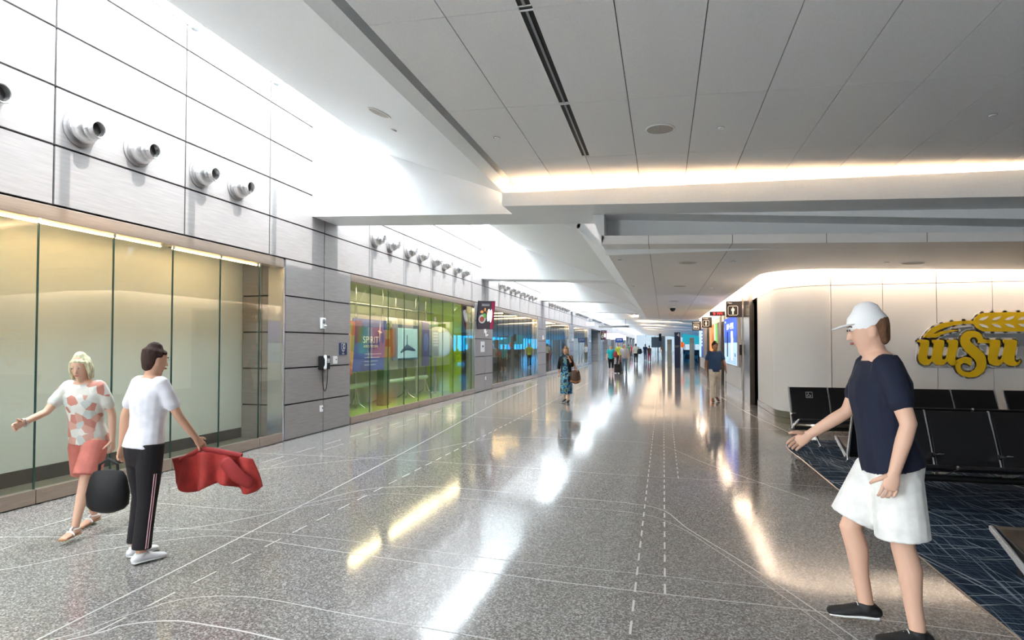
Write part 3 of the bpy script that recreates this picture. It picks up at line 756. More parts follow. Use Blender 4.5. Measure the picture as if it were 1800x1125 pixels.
# ---------------------------------------------------------------- display behind window 2
G = -7.45
def post(y, lab):
    t = thing('display_post', lab, 'post', (G-.25, y, .03))
    MB().tube([(0, 0, 0), (0, 0, 2.75)], .028, 10).build('pole', M['alu'], t, smooth=True)
    MB().tube([(-.28, 0, .01), (-.1, 0, .12), (0, 0, .45)], .016, 8).build('leg', M['alu'], t, smooth=True)
    MB().tube([(.28, 0, .01), (.1, 0, .12), (0, 0, .45)], .016, 8).build('leg', M['alu'], t, smooth=True)
    return t
p0 = post(12.15, 'slender metal stand behind the green glass, nearest of five')
for i, y in enumerate((13.9, 15.4, 17.0, 18.6)): dup(p0, (G-.25, y, .03), label='slender metal stand behind the green glass, %s of five' % ('second', 'third', 'fourth', 'farthest')[i])
def rail_(z, r, y0, y1, lab, m):
    t = MB(); t.tube([(0, y0-y0, 0), (0, y1-y0, 0)], r, 14); o = t.build('display_rail', m, smooth=True); o.location = (G-.1, y0, z); return tag(o, lab, 'rail')
rail_(.62, .06, 11.3, 18.3, 'pale thick horizontal tube low in the green display window', clr('b9d9c0', .3))
rail_(2.72, .045, 11.3, 18.8, 'upper grey horizontal truss tube in the green display window', M['alu'])
# hanging panels
def hang(t, y, z, x): MB().tube([(x, y, z), (x, y, 3.14)], .006, 6).build('hanging_wire', M['alu'], t, world=True)
t = thing('aerial_photo_panel', 'orange and green aerial picture panel at the near end of the display', 'display panel', (G+.35, 11.9, 1.2))
MB().prism([(11.25, .95), (12.62, .95), (12.7, 1.4), (12.78, 2.2), (12.1, 2.3), (11.25, 2.28)], G+.33, G+.36, 'x').build('panel', blotch_mat('aerial_collage', ['c96f35', '8e9a4a', 'd58a4a', '7d6a3e', 'b9563a', 'd9a35c'], 3.2), t, world=True)
MB().tube([(G+.375, 11.25, 1.62), (G+.375, 11.8, 1.72), (G+.375, 12.1, 1.83)], .022, 6).tube([(G+.375, 11.85, 2.25), (G+.375, 12.1, 1.83), (G+.375, 12.3, 1.3)], .022, 6).build('white_road', M['white'], t, world=True, smooth=True); hang(t, 11.5, 2.26, G+.345); hang(t, 12.4, 2.24, G+.345)
MB().box(G+.36, 11.5, 1.22, G+.375, 11.8, 1.42).box(G+.36, 11.86, 1.26, G+.375, 12.1, 1.46).build('roof_shapes', clr('2d3a3a'), t, world=True)
t = thing('company_banner', 'blue banner lettered SPIRIT with a white four point star', 'banner', (G+.35, 13.3, 1.0))
MB().prism([(12.55, 1.02), (14.35, 1.02), (14.5, 2.3), (12.75, 2.3)], G+.30, G+.32, 'x').build('panel', blotch_mat('banner_blue', ['28479c', '2f55ad', '243f8c', '2b4ea6'], 1.6), t, world=True)
MB().box(G+.32, 12.85, 1.72, G+.325, 13.15, 2.26).build('maroon_stripe', clr('6a3260'), t, world=True)
hang(t, 12.9, 2.28, G+.31); hang(t, 14.3, 2.28, G+.31)
text('lettering', 'SPIRIT', .24, M['white'], t, (G+.33, 13.62, 1.78), (0, 1, 0), (0, 0, 1), width=.82)
text('small_lettering', 'AEROSYSTEMS', .09, M['white'], t, (G+.33, 13.62, 1.62), (0, 1, 0), (0, 0, 1), width=.78)
q = MB(); c = Vector((G+.33, 14.1, 2.0))
pts = []
for i in range(8):
    r = (.22 if i in (2,) else .20 if i in (6,) else .13) if i % 2 == 0 else .03
    a = PI/4*i-.12; pts.append((c.y+r*math.cos(a), c.z+r*math.sin(a)*1.3))
q.prism(pts, G+.325, G+.335, 'x'); q.build('star', M['white'], t, world=True)
q = MB()
for i in range(4): q.box(G+.32, 13.3, 1.42-.09*i, G+.325, 14.2-.1*i, 1.445-.09*i)
q.build('caption_lines', clr('9fb2d8'), t, world=True)
t = thing('green_glass_column', 'dark green upright display column between the banner and the reflection', 'display', (G+.1, 14.75, .03))
MB().box(G, 14.6, .03, G+.2, 14.95, 2.25).build('body', clr('3e6a3a', .4), t, world=True); MB().box(G+.2, 14.6, 1.62, G+.21, 14.95, 1.82).build('dark_band', M['dark'], t, world=True)
t = thing('aircraft_reflection', 'pale blue reflection of an aircraft poster, modelled inside the green display', 'picture', (G+.2, 16.1, 1.3))  # poster reflection in the glass, modelled as a solid glowing panel
MB().box(G+.1, 15.3, 1.22, G+.13, 17.1, 2.25).build('frame', clr('2f5675', .4), t, world=True); hang(t, 15.5, 2.25, G+.115); hang(t, 16.9, 2.25, G+.115)
MB().box(G+.13, 15.6, 1.28, G+.135, 17.0, 2.15).build('reflected_sky', lit('9cc8d8', .35), t, world=True)
q = MB(); q.loft([((G+.14, 15.8, 1.45), .02, .02), ((G+.14, 16.2, 1.6), .01, .09), ((G+.14, 16.8, 1.5), .01, .03)], side=(1, 0, 0)).box(G+.135, 16.2, 1.55, G+.145, 16.24, 1.95)
q.build('reflected_aircraft', clr('3a6190'), t, world=True, smooth=True)
t = thing('white_display_board', 'large pale board standing behind the aircraft reflection', 'display panel', (G, 16.0, .9))
MB().box(G-.02, 15.05, .98, G+.02, 17.3, 2.45).box(G-.02, 15.1, .03, G+.02, 15.16, .98).box(G-.02, 17.2, .03, G+.02, 17.26, .98).build('panel', clr('a9b3a6', .5), t, world=True)
t = thing('blue_banner', 'narrow dark blue upright banner left of the pale dish', 'banner', (G+.05, 17.7, 1.0))
MB().box(G+.1, 17.4, 1.0, G+.12, 18.0, 2.4).build('panel', clr('22377a'), t, world=True); MB().ball((G+.125, 17.7, 1.75), (.01, .2, .3)).build('blue_oval', clr('3f66b8'), t, world=True); hang(t, 17.7, 2.4, G+.11)
t = thing('dish_model', 'large pale round dish model on green mount in the display window', 'model', (G+.2, 18.55, .03))
MB().lathe([(.02, 0), (.25, .02), (.42, .08), (.50, .17), (.52, .2), (.50, .205), (.40, .12), (.02, .05)], (G+.35, 18.35, 1.75), (-.6, .75, 0), 36).build('dish', clr('c9d3c9', .35), t, world=True, smooth=True)
MB().box(G-.05, 18.35, 1.25, G+.05, 19.1, 2.35).build('mount_board', clr('4f9a34', .4), t, world=True); MB().tube([(G+.0, 18.8, .03), (G+.0, 18.8, 2.6)], .04, 10).build('pole', M['alu'], t, world=True, smooth=True)

# ---------------------------------------------------------------- shop contents behind windows 3-5
def shop_board(name, y0, y1, z0, z1, x, h, lab, es=.7):
    t = thing(name, lab, 'display', (x, (y0+y1)/2, z0)); MB().box(x-.04, y0, z0, x, y1, z1).build('frame', M['grey'], t, world=True, bevel=.004); MB().box(x, y0+.04, z0+.04, x+.01, y1-.04, z1-.04).build('screen', lit(h, es), t, world=True); return t
for i, y in enumerate((26.4, 27.5, 28.5)):
    shop_board('lit_screen', y, y+.75, 1.5, 2.05, -9.06, '3fb6d6', 'bright cyan screen deep inside the third glass bay, %s of three' % ('nearest', 'middle', 'farthest')[i])
t = thing('shop_lamp', 'cream cone lampshade glowing inside the third glass bay', 'lamp', (-8.2, 24.6, 2.2)); MB().lathe([(.42, 0), (.2, .32), (.01, .34)], (-8.2, 24.6, 2.25), (0, 0, 1), 24).build('shade', lit('ffe9b0', 1.2), t, world=True, smooth=True); MB().tube([(-8.2, 24.6, 2.55), (-8.2, 24.6, 3.13)], .01, 6).build('cable', M['dark'], t, world=True)
t = thing('counter', 'dark shop counter along the back of the third glass bay', 'counter', (-8.4, 26.0, 0)); MB().box(-8.7, 22.6, 0, -8.1, 29.2, 1.05).build('body', clr('3a3f3c', .5), t, world=True, bevel=.01); MB().box(-8.75, 22.5, 1.05, -8.05, 29.3, 1.1).build('worktop', clr('6a6f68', .3), t, world=True)
for i in range(3):
    y = 22.6+i*.95; t = thing('shelf_unit', 'white framed shelf unit behind the counter, %s of three' % ('nearest', 'middle', 'farthest')[i], 'shelf', (-8.95, y, 0))
    MB().box(-9.09, y, 0, -8.95, y+.06, 2.3).box(-9.09, y+.8, 0, -8.95, y+.86, 2.3).box(-9.05, y, 2.24, -8.95, y+.86, 2.3).build('frame', M['white'], t, world=True); MB().box(-9.05, y+.06, 1.5, -8.9, y+.8, 1.53).box(-9.05, y+.06, 1.9, -8.9, y+.8, 1.93).build('shelf', M['grey'], t, world=True)
# reflected coves are real; a few shop ceiling lamps
for k in range(2, 5):
    for i in range(3):
        y = 12.5+BP*(k-1)+2.6*i
        t = thing('shop_strip_light', 'warm strip light in the ceiling of the %s glass bay, %s of three' % (('third', 'fourth', 'fifth')[k-2], ('nearest', 'middle', 'farthest')[i]), 'light', (-8, y, 3.12))
        MB().box(-8.9, y-.06, 3.1, -6.8, y+.06, 3.14).build('housing', M['grey'], t, world=True); MB().box(-8.85, y-.045, 3.085, -6.85, y+.045, 3.1).build('diffuser', M['led'], t, world=True)
# maroon board, lit signs and exit sign further along
t = thing('maroon_board', 'tall maroon board with white lettering in the first open alcove', 'board', (-6.7, 54.6, 0))
MB().box(-6.75, 53.1, .75, -6.7, 56.9, 2.95).build('panel', M['maroon'], t, world=True); MB().box(-6.8, 53.6, 0, -6.74, 53.75, .8).build('leg', M['dark'], t, world=True); MB().box(-6.8, 56.2, 0, -6.74, 56.35, .8).build('leg', M['dark'], t, world=True)
q = MB()
for i, (w, h) in enumerate(((2.2, .13), (2.0, .13), (2.3, .13), (2.6, .2))): q.box(-6.70, 54.9-w/2, 2.55-.24*i, -6.69, 54.9+w/2, 2.55-.24*i+h*.7)
q.box(-6.70, 54.0, 1.3, -6.69, 55.6, 1.38).box(-6.70, 54.3, 1.05, -6.69, 55.3, 1.12); q.build('lettering', M['white'], t, world=True)
t = thing('exit_sign', 'small red exit sign projecting from the wall above the first alcove', 'sign', (-6.3, 50.6, 3.5)); MB().box(-6.31, 50.5, 3.3, -5.65, 50.56, 3.6).build('panel', M['white'], t, world=True); text('lettering', 'EXIT', .26, lit('e8405a', 1.0), t, (-5.98, 50.49, 3.45), (1, 0, 0), (0, 0, 1))
for i, (y, h, w) in enumerate(((66, 'fdfdfd', 1.7), (74, 'f4e4ea', 1.5), (82, 'eef0f0', 1.4))):
    t = thing('lit_shop_sign', ('bright blank white', 'pale pink', 'pale grey')[i]+' lit sign box hanging above the far alcoves', 'sign', (-5.5, y, 2.6)); MB().box(-6.31, y, 2.35, -6.31+w, y+.15, 3.0).build('panel', lit(h, .9), t, world=True); MB().box(-6.31, y-.01, 3.0, -6.31+w, y+.16, 3.04).build('frame', M['grey'], t, world=True)
    if i == 1: MB().box(-6.1, y-.01, 2.5, -5.1, y, 2.75).build('lettering', lit('e07a9a', .9), t, world=True)
t = thing('navy_sign_stand', 'small dark blue sign on a post behind the grey haired man', 'sign', (-4.3, 62, 0)); MB().box(-4.8, 62, 1.95, -4.0, 62.05, 2.4).build('panel', clr('14408a'), t, world=True); MB().box(-4.43, 62.0, 0, -4.37, 62.05, 1.95).build('pole', M['grey'], t, world=True); text('lettering', 'GATES', .2, M['white'], t, (-4.4, 61.99, 2.2), (1, 0, 0), (0, 0, 1), width=.5)
t = thing('overhead_sign', 'long grey overhead sign box hanging across the far concourse', 'sign', (-3.8, 52.7, 3.3))
MB().box(-5.5, 52.55, 3.2, -2.9, 52.85, 3.38).build('panel', clr('8c8a88'), t, world=True, bevel=.02); MB().lathe([(.1, 0), (.1, .12)], (-2.88, 52.7, 3.29), (1, 0, 0), 16).build('end_cap', M['white'], t, world=True)
MB().box(-5.2, 52.68, 3.38, -5.17, 52.71, bz(-5.18)).box(-3.2, 52.68, 3.38, -3.17, 52.71, bz(-3.18)).build('hanger', M['grey'], t, world=True)

# ================================================================ CEILING FITTINGS
def speaker(loc, lab, r=.17, slope=-.035):
    t = thing('ceiling_speaker', lab, 'speaker', loc); t.rotation_euler = (0, math.atan(-slope), 0)
    MB().lathe([(r, 0), (r, -.006), (r*.94, -.010), (r*.88, -.008), (r*.88, 0)], n=36).build('rim', M['white'], t, smooth=True)
    MB().lathe([(r*.87, -.002), (r*.87, -.004)], n=36).build('grille', clr('b8b2ac', .8), t); MB().ball((0, 0, -.005), (.006, .006, .004)).build('screw', M['grey'], t)
    return t
def sprinkler(loc, lab):
    t = thing('sprinkler_cover', lab, 'sprinkler', loc); MB().lathe([(.042, 0), (.042, -.004)]).build('ring', M['grey'], t); MB().lathe([(.036, -.004), (.036, -.014), (.03, -.017)]).build('cap', M['white'], t, smooth=True); return t
speaker((-.02, 7.04, tz(-.02)), 'large round speaker in the grey tiled ceiling near the warm cove')
sx = lambda x: 5.08+(x+4.77)*-.386
q = speaker((-3.43, 6.74, sx(-3.43)-.005), 'round speaker in the white sloping soffit', .15); q.rotation_euler = (0, math.atan(.386), 0)
q = sprinkler((-3.58, 7.48, sx(-3.58)-.005), 'small round cover in the white sloping soffit'); q.rotation_euler = (0, math.atan(.386), 0)
s0 = sprinkler((-1.98, 7.03, tz(-1.98)), 'small round cover in the tiled ceiling near the left cove')
dup(s0, (.65, 7.09, tz(.65)), label='small round cover in the tiled ceiling right of the big speaker')
dup(s0, (3.32, 7.14, tz(3.32)), label='small round cover in the tiled ceiling near the right edge of the photo')
lowsp = ['nearest', 'second', 'third', 'fourth', 'fifth']
r0 = None
for i, (x, y) in enumerate(((.47, 12.0), (.44, 16.7), (.38, 22.4), (.37, 26.5), (.37, 31.5))):
    l = 'flat round speaker in the middle of the low ceiling, %s of five' % lowsp[i]
    r0 = speaker((x, y, lz(x)), l, .2) if r0 is None else dup(r0, (x, y, lz(x)), label=l)
dup(r0, (4.32, 12.0, lz(4.32)), label='flat round speaker in the low ceiling above the yellow logo')
dup(s0, (3.88, 11.93, lz(3.88)), label='small round cover beside the speaker above the yellow logo')
for i, y in enumerate((11.6, 16.9, 22.3, 27.6)):
    dup(s0, (-.8, y, lz(-.8)), label='small cover along the left edge of the low ceiling, %s of four' % lowsp[i])
    dup(s0, (1.28, y+.2, lz(1.28)), label='small cover along the right side of the low ceiling, %s of four' % lowsp[i])
t = thing('dome_camera', 'black dome security camera under the low white ceiling', 'camera', (.38, 25.2, lz(.38)-.012)); MB().lathe([(.14, 0), (.14, -.06), (.12, -.07)]).build('base', M['white'], t, smooth=True); MB().ball((0, 0, -.11), (.11, .11, .10), 18).build('dome', M['black'], t, smooth=True)
t = thing('dome_camera', 'tiny black dome camera in the far tiled ceiling', 'camera', (1.0, 47, tz(1)-.012)); MB().lathe([(.14, 0), (.14, -.06)]).build('base', M['white'], t); MB().ball((0, 0, -.11), (.11, .11, .10), 12).build('dome', M['black'], t, smooth=True)

# ================================================================ RIGHT WALL SIGNS AND POSTERS
def wallsign(x0, x1, z0, z1, y, title, lab, fig):
    t = thing('restroom_sign', lab, 'sign', (x1, y, z0)); w = x1-x0; h = z1-z0; cx = x0+w*.42; cz = z0+h*.42; q = min(w, h)*.30
    MB().box(x0, y, z0, x1, y+.05, z1).build('panel', M['sign'], t, world=True, bevel=.004)
    text('lettering', title, h*.15, M['ivory'], t, (x0+w*.08, y-.001, z1-h*.11), (1, 0, 0), (0, 0, 1), align='LEFT')
    MB().box(x1, y+.01, z1-.22, XWR, y+.04, z1-.12).build('bracket', M['alu'], t, world=True)
    f = MB(); r = q*.2; pts = [(cx-q+r, cz-q), (cx+q-r, cz-q), (cx+q, cz-q+r), (cx+q, cz+q-r), (cx+q-r, cz+q), (cx-q+r, cz+q), (cx-q, cz+q-r), (cx-q, cz-q+r), (cx-q+r, cz-q)]
    f.tube([(a, y-.002, b) for a, b in pts], q*.05, 6); f.build('border', M['ivory'], t, world=True)
    f = MB(); yy = y-.004
    def man(c, s, skirt=False, wheel=False):
        f.lathe([(s*.13, 0), (s*.13, .003)], (c, yy, cz+s*.62), (0, -1, 0), 14)
        if wheel:
            f.tube([(c-s*.25+s*.32*math.cos(a), yy, cz-s*.35+s*.32*math.sin(a)) for a in [PI*.75+i*PI*1.35/10 for i in range(11)]], s*.05, 6)
            f.tube([(c-s*.1, yy, cz+s*.4), (c-s*.05, yy, cz-s*.15), (c+s*.3, yy, cz-s*.15), (c+s*.45, yy, cz-s*.6)], s*.08, 6); return
        if skirt: f.prism([(c-s*.12, cz+s*.45), (c+s*.12, cz+s*.45), (c+s*.36, cz-s*.2), (c-s*.36, cz-s*.2)], yy-.001, yy+.002, 'y')
        else: f.box(c-s*.2, yy-.001, cz-s*.15, c+s*.2, yy+.002, cz+s*.45); f.box(c-s*.33, yy-.001, cz-s*.1, c-s*.24, yy+.002, cz+s*.42); f.box(c+s*.24, yy-.001, cz-s*.1, c+s*.33, yy+.002, cz+s*.42)
        f.box(c-s*.15, yy-.001, cz-s*.8, c-s*.02, yy+.002, cz); f.box(c+s*.02, yy-.001, cz-s*.8, c+s*.15, yy+.002, cz)
    if fig == 'm': man(cx, q)
    elif fig == 'w': man(cx, q, True)
    else: man(cx-q*.55, q*.7); man(cx, q*.7, True); man(cx+q*.5, q*.7, False, True)
    f.build('symbol', M['ivory'], t, world=True); return t
wallsign(1.86, 2.32, 2.50, 2.99, 19.15, 'Men', 'dark restroom sign reading Men with a male figure', 'm')
wallsign(1.80, 2.262, 2.50, 3.0, 30.0, 'Women', 'dark restroom sign reading Women with a female figure', 'w')
wallsign(1.73, 2.262, 2.55, 3.12, 38.2, 'Restrooms', 'farthest dark restroom sign with three small figures', 'r')
# LED clock
t = thing('led_clock', 'red digit clock in a long black case behind the Men sign', 'clock', (2.05, 24.4, 2.88))
MB().box(1.755, 24.4, 2.80, 2.34, 24.46, 2.965).build('case', M['black'], t, world=True); MB().box(2.1, 24.43, 2.96, 2.34, 24.5, 3.12).build('bracket', M['wpanel'], t, world=True)
def seg(ch, x, z, w, h, mb):
    S = {'a': (x, z+h, x+w, z+h), 'g': (x, z+h/2, x+w, z+h/2), 'd': (x, z, x+w, z), 'f': (x, z+h/2, x, z+h), 'b': (x+w, z+h/2, x+w, z+h), 'e': (x, z, x, z+h/2), 'c': (x+w, z, x+w, z+h/2)}
    on = {'0': 'abcdef', '1': 'bc', '9': 'abcdfg', '4': 'bcfg'}[ch]
    for k in on: a = S[k]; mb.box(min(a[0], a[2])-.006, 24.392, min(a[1], a[3])-.006, max(a[0], a[2])+.006, 24.40, max(a[1], a[3])+.006)
q = MB()
for i, (ch, x) in enumerate((('9', 1.90), ('1', 2.00), ('4', 2.08), ('4', 2.17))): seg(ch, x, 2.84, .05, .085, q)
q.box(1.97, 24.392, 2.86, 1.98, 24.4, 2.87).box(1.97, 24.392, 2.90, 1.98, 24.4, 2.91); q.build('digits', M['red'], t, world=True)
# backlit posters
def poster(y0, y1, ya, z0, z1, lab, strips, extra=None):
    t = thing('lightbox_poster', lab, 'poster', (XWR, (y0+y1)/2, z0))
    MB().box(XWR-.07, y0, z0-.03, XWR, y1, z1+.03).build('frame', clr('b9aea2', .4, .3), t, world=True, bevel=.005)
    for nm, a, c, za, zb, h, e in strips: MB().box(XWR-.076, y0+(y1-y0)*a, z0+(z1-z0)*za, XWR-.07, y0+(y1-y0)*c, z0+(z1-z0)*zb).build(nm, lit(h, e), t, world=True)
    if extra: extra(t)
    return t
def ex1(t):
    x = XWR-.078
    text('lettering', 'SUN + FEVER', .3, lit('eef2ff', 1.0), t, (x, 22.1, 2.30), (0, -1, 0), (0, 0, 1), width=2.2)
    text('small_lettering', 'KSA', .1, lit('eef2ff', 1.0), t, (x, 23.6, 2.5), (0, -1, 0), (0, 0, 1), width=.4)
    q = MB(); q.loft([((x, 22.9, 1.25), .02, .10), ((x, 22.9, 1.6), .02, .12), ((x, 22.85, 2.0), .02, .04), ((x, 22.8, 2.12), .02, .02)], side=(1, 0, 0)); q.build('bottle_picture', lit('1c2436', .4), t, world=True)
    q = MB(); q.ball((x, 22.9, 1.62), (.03, .08, .05)); q.build('orange_picture', lit('f06020', .8), t, world=True)
    q = MB(); q.loft([((x, 21.5, 1.15), .02, .18), ((x, 21.5, 1.6), .02, .22), ((x, 21.4, 1.95), .02, .3)], side=(1, 0, 0)).box(x-.01, 21.2, 1.9, x, 21.3, 2.12).box(x-.01, 21.4, 1.95, x, 21.5, 2.14).box(x-.01, 21.6, 1.9, x, 21.7, 2.13)
    q.build('glove_picture', lit('f4f8ff', 1.1), t, world=True)
    q = MB()
    for i in range(4): q.box(x, 20.3, 1.05+.05*i, x+.004, 23.2-.3*i, 1.065+.05*i)
    q.build('caption_lines', lit('7f9ccc', .6), t, world=True)
    text('mark', 'VA', .2, lit('10131c', .2), t, (x, 20.6, 1.32), (0, -1, 0), (0, 0, 1), width=.5)
poster(19.75, 24.1, 0, .99, 2.62, 'backlit blue poster of a bottle and hand beside the Men doorway', [('blue_ground', .08, .99, .6, 1, '2456d8', 1.0), ('sea_band', .08, .99, .46, .6, '2a57b8', .9), ('pale_ground', .08, .99, 0, .46, 'a9c8ee', 1.0)], ex1)
def ex2(t):
    q = MB(); x = XWR-.078
    for i in range(4): q.ball((x, 28.4+.5*i, 1.6+.15*i), (.01, .16, .35))
    q.build('figures_picture', lit('8a5a1c', .6), t, world=True)
poster(26.6, 31.6, 0, .98, 2.60, 'backlit poster in orange, white and green past the blue poster', [('green_ground', .12, .32, .15, 1, '66c040', 1.0), ('white_ground', .32, .42, 0, 1, 'f4efe6', 1.0), ('orange_ground', .42, .98, 0, 1, 'ef8a2c', 1.0)], ex2)
def ex3(t):
    q = MB(); x = XWR-.078
    for i in range(5): q.box(x, 37.3, 1.6+.2*i, x+.004, 38.2, 1.72+.2*i)
    q.build('caption_blocks', lit('d8e6ff', .9), t, world=True)
poster(34.9, 40.5, 0, .93, 2.62, 'farthest backlit poster in pale blue and navy', [('navy_ground', .3, .62, 0, 1, '1c3f94', .9), ('pale_ground', .62, .98, 0, 1, 'a8d4f0', 1.0)], ex3)
box = thing('card_reader', 'small dark card reader on the steel jamb by the dark doorway', 'card reader', (XWR-.03, 19.35, 1.5)); MB().box(-.05, -.1, -.15, -.005, .12, .17).build('housing', M['dark'], box, bevel=.008); MB().box(-.055, -.04, .02, -.05, .06, .1).build('display', clr('4a5064', .2), box)

# ---------------------------------------------------------------- yellow university logo on the curved wall
YL = YWS-.02
X0, Z0, KX, KZ = 4.278, 2.512, (6.552-4.278)/1588, (2.512-.613)/1125
def lp(u, v): return (X0+u*KX, Z0-v*KZ)
W_ = [(350, 447), (465, 447), (484, 455), (492, 470), (489, 510), (462, 640), (465, 662), (480, 672), (497, 668), (513, 650), (540, 520), (543, 495), (522, 475), (522, 447), (640, 447), (660, 453), (668, 468), (665, 510), (638, 640), (642, 662), (657, 672), (672, 667), (690, 645), (715, 520), (718, 495), (700, 475), (700, 447), (800, 447), (820, 454), (829, 470), (825, 520), (795, 650), (792, 668), (812, 690), (795, 738), (740, 738), (697, 697), (650, 735), (575, 738), (520, 695), (480, 735), (420, 738), (378, 715), (358, 680), (357, 640), (384, 500), (378, 480), (352, 470)]
S_ = [(1170, 487), (1055, 485), (1055, 455), (1035, 425), (1005, 418), (978, 428), (962, 452), (975, 475), (1045, 535), (1110, 590), (1140, 640), (1148, 700), (1140, 760), (1110, 812), (1060, 850), (1000, 870), (930, 872), (860, 852), (810, 810), (790, 765), (788, 720), (808, 685), (850, 655), (905, 640), (950, 645), (985, 660), (965, 745), (925, 715), (885, 710), (855, 728), (850, 760), (870, 795), (915, 812), (965, 810), (1010, 785), (1035, 745), (1035, 705), (1010, 668), (950, 615), (900, 565), (865, 515), (853, 465), (862, 415), (895, 372), (940, 350), (1000, 345), (1060, 358), (1100, 390), (1118, 440), (1175, 447)]
U_ = [(1165, 447), (1285, 447), (1304, 455), (1311, 470), (1307, 515), (1275, 645), (1280, 665), (1297, 674), (1315, 665), (1328, 645), (1355, 520), (1358, 495), (1340, 475), (1340, 447), (1470, 447), (1488, 455), (1496, 470), (1492, 510), (1462, 640), (1466, 680), (1490, 698), (1512, 690), (1522, 674), (1530, 682), (1520, 710), (1495, 733), (1440, 740), (1395, 735), (1340, 697), (1290, 738), (1225, 738), (1185, 715), (1168, 675), (1168, 640), (1192, 510), (1190, 487), (1165, 487)]
ST = [(420, 422), (470, 360), (540, 305), (640, 262), (760, 240), (900, 232), (1010, 232), (1050, 180), (1110, 148), (1225, 145), (1370, 142), (1520, 142), (1680, 142), (1850, 142), (1960, 165), (2060, 215), (2120, 250), (2060, 285), (1960, 335), (1850, 357), (1680, 357), (1520, 357), (1370, 357), (1225, 357), (1110, 352), (1045, 320), (1010, 270), (900, 268), (780, 285), (680, 310), (600, 342), (530, 385), (640, 350), (780, 335), (840, 340), (740, 362), (640, 390), (570, 422)]
def poly(pts, y0, y1, mb): mb.prism([lp(*p) for p in pts], y0, y1, 'y')
def plate(pts, r, y0, y1, mb):
    P = [Vector(lp(*p)) for p in pts]; n = len(P)
    for i in range(n):
        a, c = P[i], P[(i+1) % n]; d = c-a
        if d.length < 1e-6: continue
        nn = Vector((-d.y, d.x)).normalized()*r
        mb.prism([(a+nn)[:], (a-nn)[:], (c-nn)[:], (c+nn)[:]], y0, y1, 'y')
        mb.prism([(a.x+r*math.cos(k*PI/6), a.y+r*math.sin(k*PI/6)) for k in range(12)], y0, y1, 'y')
lg = thing('university_logo', 'yellow WSU wall logo with a wheat stalk, outlined in white and grey', 'logo', (5.9, YL, 1.7))
q = MB(); q.prism([lp(*p) for p in ((1120, 375), (2100, 375), (2180, 520), (2100, 768), (420, 768), (600, 425), (720, 330), (1000, 295))], YL-.012, YL, 'y'); q.build('grey_backing', M['lgrey2'], lg, world=True)
q = MB(); q.prism([lp(*p) for p in ((600, 425), (720, 325), (1000, 295), (1120, 375), (2100, 375), (2170, 500), (2170, 516), (1120, 516), (700, 516))], YL-.016, YL-.012, 'y'); q.build('dark_band', M['lgrey'], lg, world=True)
q = MB()
for P_ in (W_, S_, U_): plate(P_, .038, YL-.035, YL-.016, q)
plate(ST, .036, YL-.035, YL-.016, q); q.build('white_outline', M['lwhite'], lg, world=True)
for nm, P_ in (('letter_w', W_), ('letter_s', S_), ('letter_u', U_), ('wheat_stalk', ST)):
    q = MB(); poly(P_, YL-.05, YL-.03, q); q.build(nm, M['yellow'], lg, world=True)
q = MB()
for i in range(7):
    u = 1065+147*i
    q.prism([lp(*p) for p in ((u, 228), (u+40, 200), (u+115, 182), (u+95, 212), (u+50, 230))], YL-.053, YL-.05, 'y')
    q.prism([lp(*p) for p in ((u, 272), (u+50, 272), (u+95, 290), (u+115, 318), (u+40, 302))], YL-.053, YL-.05, 'y')
q.build('grain_gaps', M['lwhite'], lg, world=True)

